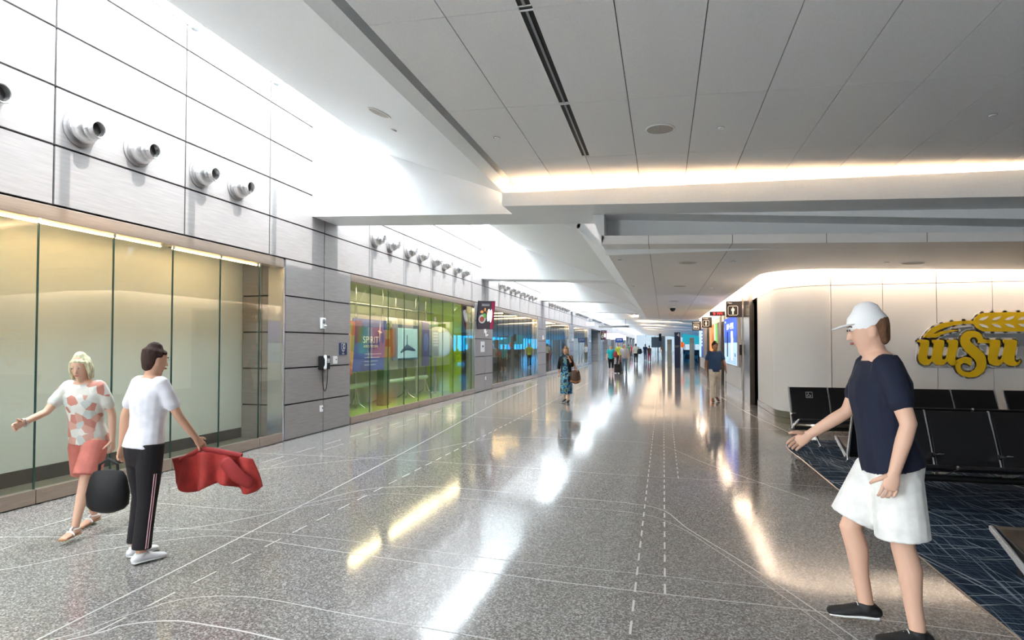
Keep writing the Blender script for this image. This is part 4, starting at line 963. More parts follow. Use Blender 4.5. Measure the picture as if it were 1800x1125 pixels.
# ================================================================ TANDEM SEATING
SP = .615
def bench(lab, n, loc, rz, badge=False, grp=None):
    # local: x along the row from 0, front = +y, pivot at y=0
    t = thing('tandem_seating', lab, 'seating', loc, rz, grp)
    pv = Vector((0, 0, .25)); tp = Vector((0, -.27, .92)); ft = Vector((0, .52, .44))
    MB().tube([(-.0, .2, .27), (n*SP, .2, .27)], .035, 10).build('beam', M['black'], t, smooth=True)
    def bar(x, a, b_, w0, w1, th=.022):
        d = (b_-a).normalized(); nn = Vector((0, -d.z, d.y)); q = MB()
        pr = [(a+nn*w0), (b_+nn*w1), (b_+d*w1*.8), (b_-nn*w1), (a-nn*w0), (a-d*w0*.8)]
        q.prism([(p.y, p.z) for p in pr], x-th/2, x+th/2, 'x'); return q
    for i in range(n+1):
        x = i*SP
        a = bar(x, pv, tp, .034, .016); a2 = bar(x, pv, ft, .034, .02)
        a.add(a2.v, a2.f); a.lathe([(.05, -.018), (.05, .018)], (x, 0, .25), (1, 0, 0), 18)
        a.build('side_frame', M['alu'], t, bevel=.006)
        MB().lathe([(.032, -.021), (.032, .021)], (x, 0, .25), (1, 0, 0), 16).build('pivot_cap', M['black'], t)
        if 1 <= i:
            q = MB(); q.prism([(-.10, .47), (-.02, .50), (.13, .515), (.13, .50), (0, .47), (-.08, .42)], x-.012, x+.012, 'x').prism([(-.03, .50), (.15, .515), (.15, .50), (-.03, .485)], x-.03, x+.03, 'x'); q.build('arm_paddle', M['chrome'], t, bevel=.004)
    for i in range(n):
        x0, x1 = i*SP+.014, (i+1)*SP-.014
        pr = []; N = 8
        def slab(p, q_, th0, th1, bow, nm):
            m = MB(); d = (q_-p); nn = Vector((0, -d.z, d.y)).normalized(); top = []; bot = []
            for k in range(N+1):
                s = k/N; c = p+d*s+nn*bow*math.sin(PI*s); th = th0+(th1-th0)*s; th *= (1 if .05 < s < .95 else .6)
                top.append(c+nn*th*.5); bot.append(c-nn*th*.5)
            m.prism([(c.y, c.z) for c in top+bot[::-1]], x0, x1, 'x'); return m.build(nm, M['leather'], t, bevel=.008)
        slab(pv+Vector((0, .03, .09)), ft+Vector((0, .0, .0)), .05, .06, -.012, 'seat')
        bk = slab(pv+Vector((0, -.02, .09)), tp, .045, .035, -.02, 'backrest')
        if badge and i == 0:
            d = (tp-pv).normalized(); c = pv+d*.59; f = Vector((0, d.z, -d.y)); c = c+f*.045; cx = x0+.31
            q = MB(); r = .05
            def L(a, b_): return (cx+a, c.y+d.y*b_, c.z+d.z*b_)
            q.tube([L(-r, -r), L(r, -r), L(r, r), L(-r, r), L(-r, -r)], .0035, 6)
            q.tube([L(-.008+.028*math.cos(a), -.008+.028*math.sin(a)) for a in [PI*.7+PI*1.3*k/10 for k in range(11)]], .003, 6).tube([L(-.012, .022), L(-.008, -.002), L(.018, -.002), L(.028, -.026)], .003, 6).ball(L(-.014, .034), .006)
            q.build('wheelchair_symbol', M['grey'], bk)
    for x in (.28, n*SP-.28):
        q = MB(); q.tube([(x, .22, .27), (x+.03, .02, .02)], [.022, .016], 10).lathe([(.045, 0), (.045, .01), (.02, .02)], (x+.03, .01, .006)); q.build('leg', M['chrome'], t, smooth=True)
        q = MB(); q.tube([(x, .22, .27), (x-.05, .50, .02)], [.022, .016], 10).lathe([(.045, 0), (.045, .01), (.02, .02)], (x-.05, .51, .006)); q.build('leg', M['chrome'], t, smooth=True)
    return t
# rows facing the camera are turned by 180 degrees, their local x runs to the left
b1 = bench('black tandem seats against the logo wall, first seat marked with a wheelchair symbol', 5, (2.12+5*SP, 11.05, 0), PI, badge=False)
# wheelchair badge seat is the last local seat (leftmost in the photo)
def badge_on(root, n):
    pv = Vector((0, 0, .25)); tp = Vector((0, -.27, .92)); d = (tp-pv).normalized(); f = Vector((0, d.z, -d.y)); c = pv+d*.57+f*.05; cx = (n-.5)*SP; r = .05; q = MB()
    def L(a, b_): return (cx-a, c.y+d.y*b_, c.z+d.z*b_)
    q.tube([L(-r, -r), L(r, -r), L(r, r), L(-r, r), L(-r, -r)], .0035, 6)
    q.tube([L(-.006+.026*math.cos(a), -.012+.024*math.sin(a)) for a in [PI*.7+PI*1.2*k/10 for k in range(11)]], .0032, 6).tube([L(-.012, .022), L(-.008, -.002), L(.018, -.002), L(.03, -.028)], .0032, 6).ball(L(-.014, .034), .007)
    bk = [c_ for c_ in root.children if c_.name.startswith('backrest')][-1]
    q.build('wheelchair_symbol', M['lwhite'], bk)
badge_on(b1, 5)
b2 = dup(b1, (5.32+5*SP, 11.05, 0), label='black tandem seats by the logo wall, cut by the right edge of the photo')
for c_ in list(b2.children):
    for g_ in list(c_.children): bpy.data.objects.remove(g_)
def nobadge(r):
    for c_ in list(r.children):
        for g_ in list(c_.children): bpy.data.objects.remove(g_)
    return r
b3 = nobadge(dup(b1, (2.2, 8.2, 0), rz=0, label='black tandem seats facing the logo wall, back to back with the nearer row'))
b4 = nobadge(dup(b1, (2.2+5*SP, 7.33, 0), rz=PI, label='black tandem seats facing the camera behind the man in white shorts'))
b5 = nobadge(dup(b1, (2.1, 4.12, 0), rz=0, label='black tandem seats at the lower right corner, nearest to the camera'))
far = [((3.2, 44.5), 0), ((3.2, 47.5), PI), ((4.5, 51.5), 0), ((3.0, 56), 0)]
for i, ((x, y), r) in enumerate(far): nobadge(dup(b1, (x+(5*SP if r else 0), y, 0), rz=r, label='distant black tandem seats in the gate area, %s row past the restrooms' % ('first', 'second', 'third', 'fourth')[i]))
# small cabin bag handle on the far bench
t = thing('rolling_suitcase', 'dark rolling suitcase with chrome handle beside the far right seats', 'suitcase', (5.25, 10.3, 0))
MB().box(-.18, -.12, .05, .18, .12, .55).build('body', clr('15161a', .5), t, bevel=.03)
MB().tube([(-.06, 0, .5), (-.06, 0, .82), (-.04, 0, .85), (.04, 0, .85), (.06, 0, .82), (.06, 0, .5)], .01, 8).build('handle', M['chrome'], t, smooth=True)
for sx_ in (-.14, .14): MB().lathe([(.03, -.012), (.03, .012)], (sx_, .08, .036), (1, 0, 0), 12).build('wheel', M['black'], t)

# ================================================================ PYLON AND GATE FITTINGS
t = thing('gate_pylon', 'tall navy gate pylon with a white number 4', 'sign', (1.0, 46, 0))
MB().box(.80, 46, 0, 1.22, 46.25, 2.62).build('panel', clr('1b2c50', .5), t, world=True, bevel=.01); MB().box(1.22, 45.98, 0, 1.27, 46.27, 2.62).build('edge_strip', M['alu'], t, world=True)
text('number', '4', .4, M['white'], t, (1.08, 45.99, 2.4), (1, 0, 0), (0, 0, 1)); MB().box(.84, 45.99, 1.58, 1.18, 46.0, 1.63).box(.84, 45.99, 1.5, 1.1, 46.0, 1.54).build('small_lettering', M['grey'], t, world=True)
def gcol(x, y, w, h, lab):
    t = thing('glass_column', lab, 'column', (x, y, 0)); MB().box(-w/2, -w/2, 0, w/2, w/2, h).build('shaft', clr('a9a79c', .15, .5), t, bevel=.02)
    for i in range(2):
        for j in range(2): MB().box(-w*.38+w*.42*i, -w/2-.01, h-.2-.16*j, -w*.38+w*.42*i+w*.32, -w/2, h-.09-.16*j).build('square_inset', clr('5a5850', .3), t)
    return t
gcol(.45, 46.5, .34, 2.1, 'pale column left of the navy pylon'); gcol(1.98, 44.5, .32, 2.2, 'pale column right of the navy pylon')
t = thing('kiosk', 'slim grey kiosk screen left of the pale column near the pylon', 'kiosk', (0, 50, 0)); MB().box(-.12, 49.9, 0, .12, 50.1, 2.4).build('post', M['grey'], t, world=True); MB().box(-.35, 49.85, 2.0, -.15, 49.95, 2.6).build('screen', M['black'], t, world=True)
t = thing('teal_glow_panel', 'large teal panel with an added daylight glow, over the far gate seating', 'glow_panel', (4.5, 62, 2)); MB().prism([(1.85, 1.75), (8.5, 1.75), (8.5, 2.5), (4.6, 2.15), (3.1, 2.65), (1.85, 2.8)], 62, 62.1, 'y').build('panel', lit('2fb3c0', .55), t, world=True);  # panel given its own glow, standing in for daylit teal window glass
for xx in (1.9, 8.4): MB().box(xx, 62, 0, xx+.08, 62.08, 1.8).build('post', M['grey'], t, world=True)
t = thing('gate_counter', 'dark blue patterned gate counter under the teal panel', 'counter', (4.8, 61, 0)); MB().box(1.9, 60.8, 0, 8, 61.4, 1.15).build('body', blotch_mat('counter_blue', ['123048', '1a5a7a', '0e2238', '2a7c94'], 2.5), t, world=True); MB().box(1.85, 60.7, 1.15, 8.05, 61.5, 1.2).build('worktop', M['dark'], t, world=True)
t = thing('balloon', 'round orange balloon beside the gate pylon', 'balloon', (1.62, 56, 1.5)); MB().ball((0, 0, .2), (.24, .24, .26), 18).build('skin', lit('ff6a1c', .5), t, smooth=True); MB().tube([(0, 0, -.06), (0, 0, -1.5)], .006, 6).build('string', M['grey'], t)  # glow put into the skin colour, the balloon is no lamp
t = thing('far_screen', 'small dark grey screen board at the far end of the concourse', 'screen', (-.9, 100, 0)); MB().box(-1.9, 100, 1.3, .2, 100.1, 3.0).build('screen', clr('6a6e72'), t, world=True); MB().box(-.95, 100, 0, -.75, 100.1, 1.3).build('post', M['grey'], t, world=True)
# ==END_OBJECTS==

# ================================================================ PEOPLE
SKIN = {'f': 'd9a98c', 't': 'a8735a', 'p': 'e0b49a'}
def rotx(v, a, o):
    v = Vector(v)-o; c, s_ = math.cos(a), math.sin(a); return Vector((v.x, v.y*c+v.z*s_, -v.y*s_+v.z*c))+o   # lean forward
def person(lab, loc, rz, H=1.7, legs=((20, 5), (-18, 12)), arms=((-15, 15, 6), (18, 20, 6)), lean=4, head=(0, 0), fem=False, wide=1.0, skin='f',
           top=None, sleeve='short', toplen=.0, topmat=None, bottom='pants', bcol='22242c', bmat=None, shoes='22201f', sandal=False, hair='4a3424', style='short', cap=None, near=True, vox=.009, grp=None, stripe=None, cardigan=None, seated=False):
    t = thing('person', lab, 'person', loc, rz, grp); s = H/1.75; R = math.radians
    n = 16 if near else 10
    sk = clr(SKIN[skin], .55)
    J = {}; dirv = lambda a: Vector((0, math.sin(R(a)), -math.cos(R(a))))
    hip0 = Vector((0, 0, 0))
    for k, sg, (ha, ka) in (('R', 1, legs[0]), ('L', -1, legs[1])):
        h = Vector((sg*.088*s*(1.05 if fem else 1), 0, 0)); kn = h+dirv(ha)*.43*s+Vector((sg*.005, 0, 0)); an = kn+dirv(ha-ka)*.42*s
        pa = ha-ka; p = R(min(0, pa+8)*.8 if pa < -8 else (0 if not (pa > 15) else (pa-15)*.6))
        fd = Vector((sg*.10, math.cos(p), math.sin(p))).normalized(); fdn = Vector((0, math.sin(p), -math.cos(p)))
        heel = an-fd*.045*s+fdn*.055*s; toe = an+fd*.17*s+fdn*.062*s
        J['h'+k], J['k'+k], J['a'+k], J['e'+k], J['t'+k], J['f'+k] = h, kn, an, heel, toe, fd
    low = min(J[x+k].z for x in 'et' for k in 'RL')-.022*s
    up = Vector((0, 0, -low))
    for k in J: 
        if k[0] != 'f': J[k] = J[k]+up
    hz = -low; O = Vector((0, 0, hz)); la = R(lean)
    def T(x, y, z): return rotx(Vector((x, y, hz+z)), la, O)
    sh = .185*s*(.88 if fem else 1)*min(wide, 1.12)
    for k, sg, (sa, ea, ab) in (('R', 1, arms[0]), ('L', -1, arms[1])):
        S0 = T(sg*sh, 0, .50*s); d = Vector((sg*math.sin(R(ab)), math.sin(R(sa))*math.cos(R(ab)), -math.cos(R(sa))*math.cos(R(ab))))
        E0 = S0+d*.285*s; d2 = Vector((sg*math.sin(R(ab*.3 if ea < 90 else -ab)), math.sin(R(sa+ea)), -math.cos(R(sa+ea)))).normalized(); Wr = E0+d2*.245*s
        J['s'+k], J['b'+k], J['w'+k], J['d'+k] = S0, E0, Wr, d2
    fw = .92 if fem else 1.0
    def torso(mb, g, z0=-.11, z1=.54, w=wide, rnd=True):
        prof = [(-.10, .155, .105, -.005), (-.03, .165, .115, -.01), (.05, .158, .11, 0), (.14, .138 if fem else .145, .098, .01), (.24, .14 if fem else .155, .10, .01), (.34, .155 if fem else .17, .112, .008), (.42, .168 if fem else .185, .108, 0), (.48, .165 if fem else .18, .085, -.005), (.52, .125, .075, -.008), (.55, .07, .066, -.005)]
        rg = [(T(0, (y)*s, z*s), rx*s*w+g, ry*s*w+g) for z, rx, ry, y in prof if z0 <= z <= z1]; mb.loft(rg, n=n, round_=rnd)
    # ---- body
    b = MB(); torso(b, -.004)
    b.loft([(T(0, -.01*s, .50*s), .062*s, .06*s), (T(0, 0, .56*s), .053*s, .055*s), (T(0, .012*s, .63*s), .052*s, .056*s)], n=n)
    hy, hp = R(head[0]), R(head[1]); HC = T(0, .02*s, .70*s)
    def Hd(x, y, z):
        x, y = x*math.cos(hy)-y*math.sin(hy), x*math.sin(hy)+y*math.cos(hy)
        y, z = y*math.cos(hp)+z*math.sin(hp), -y*math.sin(hp)+z*math.cos(hp); return HC+Vector((x, y, z))*s
    hs = (math.cos(hy), math.sin(hy), 0)
    b.loft([(Hd(0, .035, -.105), .034*s, .036*s), (Hd(0, .022, -.075), .052*s, .062*s), (Hd(0, .008, -.035), .066*s, .083*s), (Hd(0, 0, .01), .074*s, .093*s), (Hd(0, -.004, .055), .074*s, .094*s), (Hd(0, -.008, .09), .058*s, .072*s)], side=hs, n=n)
    if near:
        b.loft([(Hd(0, .088, .012), .008*s, .008*s), (Hd(0, .100, -.012), .011*s, .010*s), (Hd(0, .103, -.028), .015*s, .012*s)], side=hs, n=8)
        for sg in (1, -1): b.loft([(Hd(sg*.074, -.005, -.03), .007*s, .012*s), (Hd(sg*.079, -.008, -.005), .009*s, .018*s), (Hd(sg*.079, -.010, .018), .007*s, .014*s)], side=hs, n=8)
    for k, sg in (('R', 1), ('L', -1)):
        h, kn, an, he, to, fd = [J[x+k] for x in 'hkaetf']
        b.loft([(h+Vector((0, 0, .02)), .085*s*wide, .09*s*wide), (h+(kn-h)*.4, .075*s*wide, .08*s*wide), (h+(kn-h)*.8, .057*s, .060*s), (kn, .052*s, .056*s), (kn+(an-kn)*.28-fd*.012*s, .052*s, .058*s), (kn+(an-kn)*.65, .040*s, .043*s), (an, .032*s, .038*s)], n=n)
        b.loft([(he+fd*.0+Vector((0, 0, .012*s)), .030*s, .026*s), (he+(to-he)*.4+Vector((0, 0, .018*s)), .036*s, .03*s), (he+(to-he)*.72+Vector((0, 0, .006*s)), .043*s, .02*s), (to, .038*s, .014*s)], n=n)
        S0, E0, Wr, d2 = [J[x+k] for x in 'sbwd']
        b.loft([(S0+Vector((-sg*.02*s, 0, .005*s)), .056*s, .056*s), (S0+(E0-S0)*.45, .045*s*fw*min(wide, 1.1), .047*s*fw), (E0, .037*s*fw, .039*s*fw), (E0+(Wr-E0)*.35, .038*s*fw, .038*s*fw), (Wr, .024*s, .028*s)], n=n)
        # palm
        nin = Vector((-sg, 0, 0)); nin = (nin-d2*nin.dot(d2)).normalized(); w = d2.cross(nin); w = w if w.y > 0 or abs(w.y) < .3 else -w
        if abs(w.z) > .9 and w.z < 0: w = -w
        J['n'+k], J['v'+k] = nin, w
        b.loft([(Wr, .026*s, .02*s), (Wr+d2*.04*s, .038*s, .017*s), (Wr+d2*.085*s, .040*s, .014*s)], side=tuple(w), n=n)
    fing = MB()
    for k, sg in (('R', 1), ('L', -1)):
        Wr, d2, nin, w = [J[x+k] for x in 'wdnv']
        m = 8 if near else 6
        for i, L in enumerate((.072, .080, .074, .058)):
            o_ = Wr+d2*.080*s+w*(.030-.020*i)*s; p = [o_]; a = R(12)
            for q in range(3):
                dd = d2*math.cos(a)+nin*math.sin(a); p.append(p[-1]+dd*L*s*(.42, .32, .26)[q]); a += R(24+4*i)
            fing.tube(p, [.0092*s, .0088*s, .0082*s, .0058*s], m)
        o_ = Wr+d2*.028*s+w*.030*s; d3 = (d2*.75+w*.6+nin*.35).normalized()
        fing.tube([o_-w*.008*s, o_+d3*.035*s, o_+d3*.06*s+nin*.008*s, o_+d3*.078*s+nin*.018*s+d2*.006*s], [.014*s, .0115*s, .0098*s, .0065*s], m)
    b.build('body', sk, t, remesh=vox, smooth_it=2, extra=fing)
    if near:
        for sg in (1, -1):
            e = MB(); c = Hd(sg*.030, .084, .018); e.ball(c, (.013*s, .010*s, .007*s), 10); e.build('eye', clr('e8e4e0', .3), t, smooth=True)
            e = MB(); c = Hd(sg*.030, .093, .018); e.ball(c, (.006*s, .004*s, .006*s), 10); e.build('iris', clr('2a2220', .3), t, smooth=True)
        e = MB(); e.ball(Hd(0, .090, -.055), (.023*s, .009*s, .007*s), 12); e.build('mouth', clr('a85a50', .5), t, smooth=True)
    # ---- hair / cap
    if cap:
        q = MB(); q.loft([(Hd(0, -.002, .035), .082*s, .102*s), (Hd(0, -.006, .07), .079*s, .098*s), (Hd(0, -.01, .105), .058*s, .072*s)], side=hs, n=20, round_=True); q.build('cap', clr(cap, .8), t, smooth=True)
        q = MB(); q.loft([(Hd(0, .07, .048), .06*s, .008*s), (Hd(0, .13, .044), .062*s, .006*s), (Hd(0, .165, .036), .045*s, .005*s)], side=hs, n=16); q.build('cap_brim', clr(cap, .8), t, smooth=True)
    if style != 'bald':
        q = MB(); hr = clr(hair, .85, nscale=60, namt=.25, stretch=(1, 1, .15))
        dz = 0 if not cap else -.0
        if not cap: q.loft([(Hd(0, -.022, .045), .084*s, .088*s), (Hd(0, -.014, .08), .080*s, .094*s), (Hd(0, -.012, .112), .055*s, .066*s)], side=hs, n=16)
        q.loft([(Hd(0, -.055, -.05), .058*s, .042*s), (Hd(0, -.045, 0), .078*s, .062*s), (Hd(0, -.035, .05 if not cap else .03), .082*s, .075*s)], side=hs, n=16)
        if not cap: q.loft([(Hd(-.055, .052, .07), .016*s, .016*s), (Hd(0, .070, .082), .018*s, .018*s), (Hd(.055, .052, .07), .016*s, .016*s)], side=(0, 0, 1), n=10)
        if style in ('bob', 'long'):
            zz = -.10 if style == 'bob' else -.2
            for sg in (1, -1): q.loft([(Hd(sg*.07, .0, .05), .024*s, .05*s), (Hd(sg*.082, -.008, -.02), .024*s, .055*s), (Hd(sg*.076, -.012, zz), .018*s, .042*s)], side=hs, n=12)
            q.loft([(Hd(0, -.07, .03), .075*s, .045*s), (Hd(0, -.078, -.05), .078*s, .04*s), (Hd(0, -.07, zz-.01), .066*s, .03*s)], side=hs, n=14)
        q.build('hair', hr, t, remesh=max(.007, vox*.8), smooth_it=2)
        if near:
            for sg in (1, -1):
                e = MB(); e.tube([Hd(sg*.045, .084, .034), Hd(sg*.03, .091, .04), Hd(sg*.014, .092, .036)], .0035*s, 6); e.build('eyebrow', hr, t, smooth=True)
    # ---- clothes
    def sleeve_(mb, g, frac):
        for k, sg in (('R', 1), ('L', -1)):
            S0, E0, Wr = J['s'+k], J['b'+k], J['w'+k]
            rg = [(S0+Vector((-sg*.035*s, 0, .008)), .066*s+g, .066*s+g)]
            if frac <= 1: rg += [(S0+(E0-S0)*frac*.5, .050*s+g, .052*s+g), (S0+(E0-S0)*frac, .047*s+g*1.4, .05*s+g*1.4)]
            else: rg += [(S0+(E0-S0)*.5, .047*s+g, .049*s+g), (E0, .041*s+g, .043*s+g), (E0+(Wr-E0)*(frac-1), .036*s+g, .037*s+g)]
            mb.loft(rg, n=n, round_=frac <= 1)
    if top or topmat:
        q = MB(); torso(q, .015, z0=-.04-toplen, z1=.56, rnd=False)
        if sleeve == 'short': sleeve_(q, .008, .62)
        elif sleeve == 'long': sleeve_(q, .008, 1.9)
        else: sleeve_(q, .006, .15)
        q.build('shirt' if bottom != 'dress' else 'bodice', topmat or clr(top, .85, nscale=14, namt=.04), t, remesh=vox, smooth_it=1)
    if cardigan:
        q = MB(); torso(q, .022, z0=.0); sleeve_(q, .016, 1.5)
        q.loft([(T(0, -.02*s, -.22*s), .19*s, .13*s), (T(0, -.02*s, -.05*s), .185*s, .135*s), (T(0, -.015*s, .15*s), .165*s, .125*s), (T(0, -.01*s, .35*s), .18*s, .125*s)], n=n)
        o = q.build('cardigan', clr(cardigan, .9), t, remesh=vox, smooth_it=1)
        bm = bmesh.new(); bm.from_mesh(o.data); kill = [v for v in bm.verts if v.co.y > .055*s and abs(v.co.x) < .075*s+.02*math.sin(v.co.z*9) and v.co.z < hz+.52*s]
        bmesh.ops.delete(bm, geom=kill, context='VERTS'); bm.to_mesh(o.data); bm.free(); sd = o.modifiers.new('s', 'SOLIDIFY'); sd.thickness = .006
    bm_ = bmat or clr(bcol, .85, nscale=12, namt=.05)
    q = MB()
    if bottom in ('pants', 'jeans', 'shorts', 'capri'):
        fr = {'pants': 1.93, 'jeans': 1.95, 'shorts': .88, 'capri': 1.45}[bottom]; g = {'pants': .014, 'jeans': .010, 'shorts': .022, 'capri': .014}[bottom]
        torso(q, .002, z1=.06)
        for k in 'RL':
            h, kn, an = J['h'+k], J['k'+k], J['a'+k]
            if fr < 1: rg = [(h+Vector((0, 0, -.03)), .084*s*wide, .09*s*wide), (h+(kn-h)*.2, .086*s*wide+g*.6, .091*s*wide+g*.6), (h+(kn-h)*.5, .082*s*wide+g, .086*s*wide+g), (h+(kn-h)*fr, .080*s*wide+g*1.3, .084*s*wide+g*1.3)]
            else:
                rg = [(h+Vector((0, 0, .02)), .088*s*wide+.008, .093*s*wide+.008), (h+(kn-h)*.5, .072*s*wide+g, .076*s*wide+g), (kn, .056*s+g, .060*s+g), (kn+(an-kn)*(fr-1)*.5, .052*s+g, .056*s+g), (kn+(an-kn)*(fr-1), .045*s+g*1.5, .05*s+g*1.5)]
            q.loft(rg, n=n, round_=False)
        q.build('shorts' if bottom == 'shorts' else 'trousers', bm_, t, remesh=vox, smooth_it=1)
        if stripe:
            q = MB()
            for k, sg in (('R', 1), ('L', -1)):
                h, kn, an = J['h'+k], J['k'+k], J['a'+k]
                for dy in (-.008, .008): q.tube([h+(kn-h)*.5+Vector((sg*(.073*s+g), dy, 0)), kn+Vector((sg*(.056*s+g), dy, 0)), kn+(an-kn)*.45+Vector((sg*(.053*s+g), dy, 0)), kn+(an-kn)*.9+Vector((sg*(.048*s+g*1.3), dy, 0))], .004, 6)
            q.build('side_stripe', clr(stripe, .8), t, smooth=True)
    elif bottom in ('skirt', 'dress'):
        zl = -.42 if bottom == 'skirt' else -.66; mid = (J['kR'].y+J['kL'].y)/2
        q.loft([(T(0, 0, .12*s), .15*s, .11*s), (T(0, 0, 0), .178*s, .13*s), (Vector((0, mid*.6, hz-.22*s)), .19*s, .16*s), (Vector((0, mid, hz+zl*s)), .20*s, .19*s)], n=24, round_=False)
        o = q.build('skirt', bm_, t, remesh=vox, smooth_it=2)
    # ---- shoes
    for k in 'RL':
        an, he, to, fd = [J[x+k] for x in 'aetf']; u = Vector((0, 0, 1))
        if not sandal:
            q = MB(); q.loft([(he+u*.014*s, .036*s, .034*s), (he+(to-he)*.35+u*.022*s, .040*s, .040*s), (he+(to-he)*.7+u*.008*s, .049*s, .028*s), (to+fd*.008, .044*s, .020*s)], n=n); q.loft([(he+(to-he)*.2+u*.01*s, .040*s, .043*s), (he+(to-he)*.18+u*.06*s, .040*s, .046*s)], side=(1, 0, 0), n=n, round_=False)
            sh_ = q.build('shoe', clr(shoes, .6), t, remesh=max(.007, vox*.8), smooth_it=1)
            if near:
                q = MB(); q.loft([(he-u*.012*s-fd*.01, .038*s, .012*s), (he+(to-he)*.4-u*.010*s, .040*s, .011*s), (he+(to-he)*.75-u*.010*s, .050*s, .011*s), (to+fd*.01-u*.010*s, .044*s, .010*s)], n=n); q.build('sole', clr('e9e9ea', .6), sh_, smooth=True)
                q = MB()
                for i in range(4): c = he+(to-he)*(.42+.09*i)+u*(.055-.010*i)*s; q.tube([c+Vector((-.024, 0, -.004)), c+Vector((0, 0, .004)), c+Vector((.024, 0, -.004))], .003, 6)
                q.build('lace', clr('e9e9ea' if shoes != 'f0f0f2' else 'c9c9cf', .8), sh_, smooth=True)
        else:
            q = MB(); q.loft([(he-u*.014*s, .034*s, .014*s), (he+(to-he)*.5-u*.012*s, .036*s, .010*s), (to+fd*.008-u*.008*s, .044*s, .009*s)], n=n); so_ = q.build('sandal_sole', clr('a8784e', .6), t, smooth=True)
            q = MB(); c = he+(to-he)*.55+u*.02*s; q.tube([c+Vector((-.04, 0, -.02))*s, c+Vector((-.02, 0, .012))*s, c+Vector((.02, 0, .012))*s, c+Vector((.04, 0, -.02))*s], .011*s, 8)
            c2 = an+u*.005; q.tube([c+u*.008, (c+c2)/2+fd*.02+u*.012, c2+fd*.03*s], .010*s, 8); q.tube([c2+Vector((.036*s*math.cos(a), .042*s*math.sin(a), -.015)) for a in [2*PI*i/12 for i in range(13)]], .006*s, 6)
            q.build('sandal_strap', clr(shoes, .5), so_, smooth=True)
    t['_'] = 0; del t['_']
    return t, J

def bag(name, lab, loc, rz, w, h, d, colr, handle=True, cat='bag', strap=None, trim=None):
    t = thing(name, lab, cat, loc, rz); q = MB()
    q.loft([((0, 0, .02), w*.48, d*.5), ((0, 0, h*.4), w*.5, d*.5), ((0, 0, h*.85), w*.42, d*.32), ((0, 0, h), w*.34, d*.14)], n=20); q.build('body', clr(colr, .6), t, smooth=True)
    if handle: q = MB(); q.tube([(-w*.22, 0, h*.9), (-w*.2, 0, h*1.2), (0, 0, h*1.36), (w*.2, 0, h*1.2), (w*.22, 0, h*.9)], .011, 8); q.build('handle', clr(trim or colr, .6), t, smooth=True)
    if trim: q = MB(); q.loft([((-w*.42, 0, .03), .03, d*.4), ((0, 0, .0), .035, d*.52), ((w*.42, 0, .03), .03, d*.4)], side=(0, 0, 1), n=12); q.build('base_trim', clr(trim, .6), t, smooth=True)
    return t

# rz: the figure looks along +y before turning
P1, J1 = person('blond woman in pale floral top, coral shorts and white sandals, striding left', (-4.98, 4.24, 0), math.radians(-168), H=1.57, legs=((-13, 4), (22, 6)), arms=((38, 35, 12), (-18, 20, 10)), lean=8, head=(10, 12), fem=True, wide=1.08, skin='p',
    topmat=blotch_mat('floral_top', ['d9d8cf', 'e6e4dc', 'c9897a', 'c8cfc9', 'dcdcd4', 'd9a898'], 14), sleeve='short', bottom='shorts', bcol='c9776a', shoes='f2f2f2', sandal=True, hair='d9cba8', style='bob', vox=.009)
P2, J2 = person('dark haired woman in white top, black striped track trousers and white sneakers', (-3.92, 3.80, 0), math.radians(-14), H=1.64, legs=((-3, 3), (6, 12)), arms=((22, 14, 12), (-14, 12, 14)), lean=5, head=(-6, 6), fem=True, wide=1.05, skin='f',
    top='ecebf2', sleeve='short', toplen=.0, bottom='pants', bcol='1c171b', shoes='f0f0f2', hair='3b2722', style='short', vox=.009, stripe='e6b9bd')
P3, J3 = person('man in white cap, navy shirt, white shorts and black shoes, walking left', (1.25, 3.84, 0), math.radians(86), H=1.87, legs=((24, 34), (-4, 4)), arms=((20, 34, 8), (-14, 30, 12)), lean=6, head=(0, 10), fem=False, wide=1.2, skin='p',
    top='131a30', sleeve='short', bottom='shorts', bcol='ecebe6', shoes='141416', hair='6a4a34', style='short', cap='f1f1f1', vox=.009)
P4, J4 = person('woman in black cardigan and blue patterned long dress holding a phone to her face', (-2.73, 17.1, 0), math.radians(171), H=1.6, legs=((-6, 8), (7, 2)), arms=((-14, 12, 18), (22, 128, 14)), lean=2, head=(0, 0), fem=True, wide=1.02, skin='f',
    topmat=M['dress'], sleeve='none', bottom='dress', bmat=M['dress'], shoes='141414', hair='8a6a48', style='bob', vox=.011, cardigan='151417')
P5, J5 = person('young man in navy tee and cream trousers walking by the restroom wall', (1.46, 18.35, 0), math.radians(186), H=1.74, legs=((8, 2), (-10, 14)), arms=((-8, 10, 14), (12, 18, 14)), lean=1, head=(28, 0), fem=False, skin='t',
    top='2f4a72', sleeve='short', bottom='pants', bcol='d8cfc2', shoes='5a4438', hair='17120f', style='short', vox=.011)
P6, J6 = person('grey haired woman in bright teal shirt and black cropped trousers', (-3.02, 35.8, 0), math.radians(178), H=1.66, legs=((-6, 6), (8, 2)), arms=((8, 15, 12), (-8, 12, 12)), lean=1, fem=True, wide=1.12, skin='f',
    top='18b3bd', sleeve='short', bottom='capri', bcol='17161a', shoes='c9a48c', hair='8b837c', style='short', near=False, vox=.014)
P7, J7 = person('white bearded man in grey polo shirt and blue jeans', (-2.25, 36.0, 0), math.radians(176), H=1.72, legs=((8, 3), (-8, 8)), arms=((-6, 12, 16), (8, 12, 12)), lean=1, wide=1.15, skin='f',
    top='b4b3b8', sleeve='short', bottom='jeans', bcol='7289a0', shoes='4a443e', hair='d6d2cc', style='short', near=False, vox=.014)
